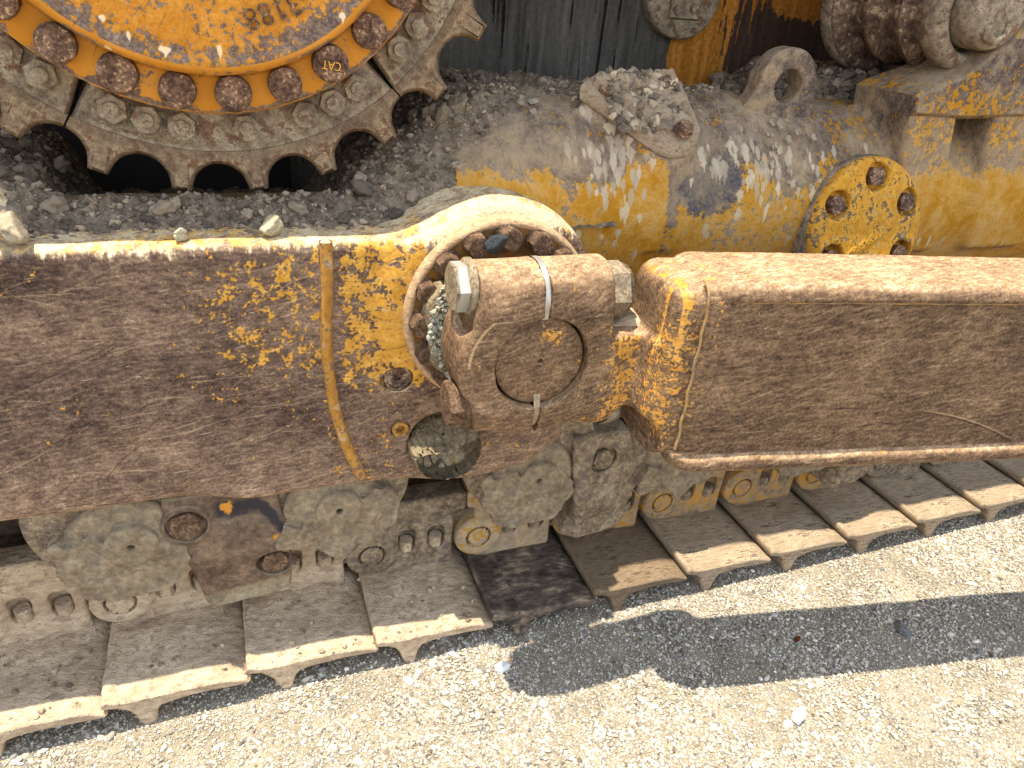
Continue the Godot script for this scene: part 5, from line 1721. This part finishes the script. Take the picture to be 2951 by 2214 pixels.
func build_sprocket() -> void:
	var t := thing("drive_sprocket", "toothed grey drive sprocket with a yellow bolted hub at the top left", "sprocket", Vector3(HX, HY, -0.028))
	t.scale = Vector3.ONE * 1.026
	part("hub_cover", lathe([Vector2(0.330, -0.206), Vector2(0.322, -0.200), Vector2(0.320, -0.176), Vector2(0.317, -0.165), Vector2(0.311, -0.158), Vector2(0.303, -0.155), Vector2(0.298, -0.157), Vector2(0.294, -0.159), Vector2(0.286, -0.1585), Vector2(0.24, -0.154), Vector2(0.15, -0.148), Vector2(0.0, -0.145)], 128).mesh(), M.hub, t)
	var fl := part("hub_flange", lathe([Vector2(0.380, -0.275), Vector2(0.380, -0.209), Vector2(0.376, -0.204), Vector2(0.315, -0.204)], 128).mesh(), M.hub, t)
	var heads := [round_head(0.0275, 0.024, 1).mesh(), round_head(0.0270, 0.021, 2).mesh(), round_head(0.0280, 0.023, 4).mesh(), round_head(0.0268, 0.025, 7).mesh()]
	for k in range(-4, 8):
		var a := deg_to_rad(-98.0 + 13.15 * k)
		var bo := part("hub_bolt", heads[posmod(k * 3 + 1, 4)], M.rust_bolt, fl, Transform3D(Basis(Vector3(0, 0, 1), k * 2.1), Vector3(cos(a) * 0.348, sin(a) * 0.348, -0.204)))
		if k == 3: bo.rotation = Vector3.ZERO
	var letters := TextMesh.new()
	letters.text = "CAT"
	var f := SystemFont.new()
	f.font_names = PackedStringArray(["Droid Sans"])
	letters.font = f
	letters.font_size = 48
	letters.pixel_size = 0.00036
	letters.depth = 0.0022
	var al := deg_to_rad(-98.0 + 13.15 * 3)
	part("raised_letters", letters, M.paint, fl, Transform3D(Basis(Vector3(0, 0, 1), PI - 0.1), Vector3(cos(al) * 0.348, sin(al) * 0.348 - 0.002, -0.1785)))
	var num := TextMesh.new()
	num.text = "-3188"
	num.font = f
	num.font_size = 64
	num.pixel_size = 0.00062
	num.depth = 0.006
	var an := deg_to_rad(-65.5)
	part("raised_number", num, M.rust_bolt, t, Transform3D(Basis(Vector3(0, 0, 1), deg_to_rad(201.0)), Vector3(cos(an) * 0.247, sin(an) * 0.247, -0.153)))
	part("sprocket_drum", lathe([Vector2(0.05, -0.47), Vector2(0.43, -0.47), Vector2(0.44, -0.44), Vector2(0.44, -0.36), Vector2(0.432, -0.346), Vector2(0.30, -0.33)], 96).mesh(), M.dusty, t)
	# one segment of five teeth, centred on straight down, then turned to its place
	var step := 360.0 / 26.0
	var outer := []
	var deg := -step * 2.5 + 0.18
	while deg <= step * 2.5 - 0.17:
		var g := fposmod(deg + step * 2.5, step)
		g = minf(g, step - g)
		var s := deg_to_rad(g)
		var r := 0.5165
		var rho := 0.0450
		if 0.514 * sin(s) < rho:
			r = minf(r, 0.514 * cos(s) - sqrt(maxf(rho * rho - (0.514 * sin(s)) ** 2, 0.0)))
		var a := deg_to_rad(deg - 90.0)
		outer.append(Vector2(cos(a), sin(a)) * r)
		deg += 0.42
	var web := []
	for k in 25:
		var q := k / 24.0
		var a := deg_to_rad(lerpf(-step * 2.5 + 0.25, step * 2.5 - 0.25, q) - 90.0)
		web.append(Vector2(cos(a), sin(a)) * (0.4545 - 0.0 * q))
	for k in 25:
		var q := k / 24.0
		var edge := minf(q, 1.0 - q) * 24.0
		var a := deg_to_rad(lerpf(step * 2.5 - 1.0, -step * 2.5 + 1.0, q) - 90.0)
		web.append(Vector2(cos(a), sin(a)) * (0.352 + 0.030 * exp(-edge * 1.2)))
	var rim := band(outer, 0.4505, -0.345, -0.252, 0.007).mesh()
	var bm := slab(web, -0.335, -0.266, 0.005).mesh()
	var nut := hex_head(0.0232, 0.017, 0.0, 0.0, 0.0025).mesh()
	for k in range(-2, 3):
		var c := -83.45 + 5.0 * step * k
		var sg := part("sprocket_segment", bm, M.steel, t, Transform3D(Basis(Vector3(0, 0, 1), deg_to_rad(c + 90.0)), Vector3.ZERO))
		part("tooth_rim", rim, M.tooth, sg)
		if absi(k) == 2: continue
		for o in [-27.8, -21.0, -13.9, 0.0, 13.9, 21.0, 27.8]:
			var a := deg_to_rad(o - 90.0)
			part("segment_nut", nut, M.steel, sg, Transform3D(Basis(Vector3(0, 0, 1), o * 3.0), Vector3(cos(a) * 0.412, sin(a) * 0.412, -0.266)))
	# mud caked between the left nuts
	var rows := []
	for j in 15:
		var row := PackedVector3Array()
		for i in 25:
			var a := deg_to_rad(lerpf(-116.0, -96.5, i / 24.0))
			var r := lerpf(0.386, 0.447, j / 14.0)
			var m := lump.get_noise_2d(i * 110.0, j * 110.0) + 0.4 * lump.get_noise_2d(i * 420.0, j * 420.0)
			var edge := minf(minf(i, 24 - i) / 4.0, minf(j, 14 - j) / 3.0)
			row.append(Vector3(cos(a) * r, sin(a) * r, -0.269 + clampf(edge, 0, 1) * (0.009 + 0.010 * m)))
		rows.append(row)
	part("caked_mud", grid(rows, false, Vector3(0, 0, 1)).mesh(), M.dusty, t)

# ------------------------------------------------------------------ carrier roller, hull

func build_carrier() -> void:
	var t := thing("carrier_roller", "ribbed rust and grey carrier roller at the top right, above the heaped dirt", "carrier roller", Vector3(1.845, 1.375, 0))
	t.scale = Vector3(1.17, 1.17, 1.0)
	part("roller_shell", lathe([Vector2(0.02, -0.56), Vector2(0.135, -0.56), Vector2(0.140, -0.55), Vector2(0.140, -0.515), Vector2(0.134, -0.505), Vector2(0.092, -0.492), Vector2(0.092, -0.445), Vector2(0.116, -0.44), Vector2(0.118, -0.415), Vector2(0.104, -0.400), Vector2(0.100, -0.365), Vector2(0.104, -0.348), Vector2(0.117, -0.342), Vector2(0.119, -0.324), Vector2(0.090, -0.314), Vector2(0.090, -0.272), Vector2(0.05, -0.272)], 72).mesh(), M.rust, t)
	part("outer_flange", lathe([Vector2(0.1405, -0.5505), Vector2(0.1415, -0.548), Vector2(0.1415, -0.517), Vector2(0.1395, -0.514), Vector2(0.136, -0.516)], 72).mesh(), M.steel, t)
	part("end_ring", lathe([Vector2(0.04, -0.280), Vector2(0.108, -0.280), Vector2(0.113, -0.272), Vector2(0.114, -0.245), Vector2(0.111, -0.232), Vector2(0.094, -0.222), Vector2(0.086, -0.226), Vector2(0.080, -0.245)], 72).mesh(), M.steel, t)
	var cap := part("shaft_cap", lathe([Vector2(0.072, -0.255), Vector2(0.074, -0.205), Vector2(0.070, -0.188), Vector2(0.055, -0.178), Vector2(0.0, -0.175)], 48).mesh(), M.steel, t)
	part("cap_hook", tube([Vector3(-0.03, -0.03, -0.177), Vector3(-0.028, -0.048, -0.174), Vector3(-0.008, -0.056, -0.173), Vector3(0.018, -0.046, -0.173), Vector3(0.022, -0.026, -0.174)], 0.008, 10).mesh(), M.steel, cap)
	var st := SurfaceTool.new()
	st.begin(Mesh.PRIMITIVE_TRIANGLES)
	var f := SystemFont.new()
	f.font_names = PackedStringArray(["Droid Sans"])
	var word := "CATERPILLAR"
	for k in word.length():
		var m := TextMesh.new()
		m.text = word[k]
		m.font = f
		m.font_size = 48
		m.pixel_size = 0.00034
		m.depth = 0.003
		var a := deg_to_rad(232.0 - 11.0 * k)
		var dir := Vector3(cos(a), sin(a), 0)
		var n := (dir * 0.5 + Vector3(0, 0, 0.86)).normalized()
		var u := Vector3(0, 0, 1).cross(dir).normalized() * -1.0
		st.append_from(m, 0, Transform3D(Basis(u, n.cross(u), n), dir * 0.1025 + Vector3(0, 0, -0.2262)))
	part("raised_lettering", st.commit(), M.steel, t)

func build_hull() -> void:
	var t := thing("bulldozer_hull", "dark streaked hull side of the bulldozer with flaking yellow paint, behind the track", "bulldozer body")
	part("dark_void_panel", slab([Vector2(-2.2, 0.25), Vector2(0.40, 0.25), Vector2(0.40, 1.748), Vector2(-2.2, 1.748)], -0.86, -0.79, 0.004).mesh(), M.black, t)  # painted black to stand for the dark interior behind the sprocket gullets
	part("side_wall", slab([Vector2(0.39, 0.25), Vector2(4.2, 0.25), Vector2(4.2, 1.748), Vector2(0.39, 1.748)], -0.86, -0.80, 0.0).mesh(), M.wall, t)
	part("shade_plate", slab([Vector2(-2.2, 1.75), Vector2(4.2, 1.75), Vector2(4.2, 1.80), Vector2(-2.2, 1.80)], -1.9, -0.19, 0.01).mesh(), M.yellow, t)  # unseen plate added overhead to shade the beam top and what lies behind
	part("belly", slab([Vector2(-2.2, 0.25), Vector2(4.2, 0.25), Vector2(4.2, 1.74), Vector2(-2.2, 1.74)], -1.9, -0.862, 0.0).mesh(), M.black, t)
	var c := part("access_cover", lathe([Vector2(0.112, -0.805), Vector2(0.112, -0.775), Vector2(0.106, -0.768), Vector2(0.0, -0.766)], 56).mesh(), M.steel, t, at(1.425, 1.355, 0))
	part("cover_pad", slab([Vector2(-0.045, -0.062), Vector2(0.045, -0.062), Vector2(0.045, 0.05), Vector2(-0.045, 0.05)], -0.768, -0.758, 0.003).mesh(), M.steel, c)
	for q in [[-0.025, -0.04], [0.025, -0.035], [-0.02, 0.02]]:
		part("cover_bolt", hex_head(0.012, 0.010, 0.0, 0.0).mesh(), M.steel, c, at(q[0], q[1], -0.758))

# ------------------------------------------------------------------ loose dirt and stones

func h_frame(x: float, z: float) -> float:
	var back := smoothstep(-0.165, -0.30, z)
	var h := 0.927 + 0.045 * back + 0.125 * smoothstep(0.40, 0.70, x) * smoothstep(-0.20, -0.40, z) + 0.05 * smoothstep(0.03, -0.16, x) * back
	h -= 0.10 * smoothstep(-0.27, -0.34, z) * smoothstep(0.50, 0.42, x) * smoothstep(-0.06, 0.0, x)
	h += 0.05 * smoothstep(0.58, 0.74, x) * smoothstep(-0.18, -0.28, z)
	h += 0.016 * back * lump.get_noise_2d(x * 700.0, z * 700.0) + 0.015 * back * lump.get_noise_2d(x * 2200.0, z * 2200.0) + 0.008 * lump.get_noise_2d(x * 6000.0, z * 6000.0)
	return h

func h_far(x: float, z: float) -> float:
	return 1.075 + 0.125 * smoothstep(1.42, 1.72, x) * smoothstep(-0.34, -0.52, z) + 0.03 * lump.get_noise_2d(x * 900.0, z * 900.0) + 0.016 * lump.get_noise_2d(x * 2400.0, z * 2400.0) + 0.007 * lump.get_noise_2d(x * 6000.0, z * 6000.0)

func h_tube(x: float, z: float) -> float:
	return 0.925 - 0.10 * smoothstep(0.90, 0.80, x) + sqrt(maxf(0.0, 0.226 * 0.226 - (z + 0.42) ** 2)) - 0.012 + 0.020 * smoothstep(-0.30, -0.40, z) + 0.020 * lump.get_noise_2d(x * 900.0, z * 900.0) + 0.012 * lump.get_noise_2d(x * 3000.0, z * 3000.0)

func dirt_patch(called: String, label: String, fn: Callable, x0: float, x1: float, z0: float, z1: float, step: float) -> void:
	var rows := []
	var nx := int((x1 - x0) / step)
	var nzz := int((z1 - z0) / step)
	for j in nzz + 1:
		var row := PackedVector3Array()
		for i in nx + 1:
			var x := x0 + (x1 - x0) * i / nx
			var z := z0 + (z1 - z0) * j / nzz
			row.append(Vector3(x, fn.call(x, z), z))
		rows.append(row)
	var o := part(called, grid(rows, false, Vector3.UP).mesh(), M.dirt, self)
	tag(o, label, "dirt", "", "stuff")

func clods(label: String, fn: Callable, seed_: int, count: int, x0: float, x1: float, z0: float, z1: float, s0: float, s1: float, mesh: Mesh, col := Color(0.55, 0.485, 0.405)) -> void:
	var rng := RandomNumberGenerator.new()
	rng.seed = seed_
	var mm := MultiMesh.new()
	mm.transform_format = MultiMesh.TRANSFORM_3D
	mm.use_colors = true
	mm.mesh = mesh
	mm.instance_count = count
	for k in count:
		var x := rng.randf_range(x0, x1)
		var z := rng.randf_range(z0, z1)
		var s := s0 * pow(s1 / s0, pow(rng.randf(), 2.2)) * 0.5
		var b := Basis(Vector3(rng.randfn(), rng.randfn(), rng.randfn()).normalized(), rng.randf() * TAU).scaled_local(Vector3.ONE * s)
		mm.set_instance_transform(k, Transform3D(b, Vector3(x, fn.call(x, z) + s * 0.2, z)))
		var v := rng.randf_range(0.55, 1.15)
		mm.set_instance_color(k, Color(col.r * v, col.g * v, col.b * v).srgb_to_linear())
	var o := MultiMeshInstance3D.new()
	o.name = numbered("earth_clods")
	o.multimesh = mm
	o.material_override = M.pebble
	add_child(o)
	tag(o, label, "dirt", "", "stuff")

func build_dirt() -> void:
	dirt_patch("dirt_pile", "grey brown dirt heaped on the beam under the sprocket teeth", h_frame, -0.55, 0.98, -0.70, -0.165, 0.006)
	dirt_patch("dirt_pile", "cracked dirt heaped behind the lifting eye under the carrier roller", h_far, 1.12, 2.05, -0.79, -0.36, 0.009)
	dirt_patch("dirt_pile", "thin crust of dirt on top of the yellow housing", h_tube, 0.80, 1.32, -0.56, -0.30, 0.007)
	var a := rock(31, 1, 0.8, 0.8, 3).mesh()
	var b := rock(32, 2, 0.72, 1.3, 2).mesh()
	clods("small crumbs of dirt on the beam below the sprocket", h_frame, 1, 12000, -0.5, 0.84, -0.66, -0.17, 0.003, 0.014, a)
	clods("larger clods of dirt on the beam below the sprocket", h_frame, 2, 500, -0.45, 0.80, -0.60, -0.19, 0.010, 0.036, b)
	clods("clods of grey dirt behind the lifting eye", h_far, 3, 1500, 1.15, 2.0, -0.75, -0.38, 0.008, 0.04, b)
	var on_plate := func(x: float, z: float) -> float: return 1.082 + (0.026 - (z + 0.23) * 0.66) / 0.751
	clods("crumbs of pale dirt lying on the tilted inspection plate", on_plate, 5, 420, 0.970, 1.140, -0.325, -0.212, 0.004, 0.026, b, Color(0.66, 0.59, 0.49))
	clods("crumbs of dried mud lying on the muddy track shoes", func(_x: float, _z: float) -> float: return GY + 0.0765, 6, 420, -0.35, 0.70, -0.28, -0.04, 0.002, 0.013, b, Color(0.68, 0.60, 0.50))
	clods("crumbs of dirt along the top of the housing", h_tube, 4, 2200, 0.80, 1.30, -0.54, -0.27, 0.003, 0.018, b, Color(0.58, 0.515, 0.43))

func stone(label: String, where: Vector3, size: Vector3, seed_: int, c: Color, spin := 0.0, group := "") -> void:
	var m := skin("t_mud", Vector3.ONE / 0.12, Vector3.ZERO, 1.0, 0.12, Color(minf(1.0, c.r * 1.25), minf(1.0, c.g * 1.42), minf(1.0, c.b * 1.70)))
	if c.r > 0.8: m = plain(c, 0.95)
	m.resource_name = "stone"
	var o := part("stone", rock(seed_, 3, 0.85, 0.55).mesh(), m, self, Transform3D(Basis(Vector3.UP, spin).scaled_local(size), where))
	tag(o, label, "stone", group)

func build_stones() -> void:
	stone("pale rough stone on the sunlit edge of the beam, left of the weld bead", Vector3(0.318, 0.952, -0.150), Vector3(0.021, 0.021, 0.019), 51, Color(0.76, 0.73, 0.66), 0.4)
	stone("small pale stone on the sunlit edge of the beam, farther left", Vector3(0.176, 0.945, -0.142), Vector3(0.013, 0.012, 0.012), 52, Color(0.74, 0.71, 0.64), 1.1)
	stone("large crumbly clod on the beam at the left edge", Vector3(-0.055, 0.962, -0.150), Vector3(0.040, 0.028, 0.030), 53, Color(0.70, 0.64, 0.54), 2.0)
	stone("larger of two grey clods beside the sprocket tooth, in front of the hull", Vector3(0.698, 1.110, -0.36), Vector3(0.030, 0.030, 0.028), 54, Color(0.60, 0.54, 0.45), 0.8)
	stone("smaller of two grey clods, leaning at the left of the larger", Vector3(0.660, 1.098, -0.35), Vector3(0.019, 0.026, 0.020), 55, Color(0.58, 0.52, 0.43), 1.9)
	stone("white stone on the sunlit gravel in front of the track", Vector3(0.726, GY + 0.008, 0.052), Vector3(0.019, 0.014, 0.017), 56, Color(0.86, 0.85, 0.82), 0.3)
	stone("blue grey stone chip wedged beside a flange bolt above the clamp", Vector3(0.683, 0.940, -0.060), Vector3(0.024, 0.018, 0.012), 57, Color(0.27, 0.29, 0.30), 0.2)
	stone("flat white stone in the sunlit gravel below the arm's shadow", Vector3(1.325, GY + 0.008, 0.359), Vector3(0.026, 0.012, 0.015), 58, Color(0.88, 0.87, 0.83), 0.5)
	stone("flat grey stone lying in the shadow of the push arm", Vector3(1.765, GY + 0.006, 0.235), Vector3(0.028, 0.014, 0.020), 59, Color(0.52, 0.52, 0.50), 1.2)
	stone("rust red chip of stone in the shadow of the push arm", Vector3(1.466, GY + 0.006, 0.183), Vector3(0.011, 0.006, 0.008), 60, Color(0.42, 0.22, 0.12), 0.5)
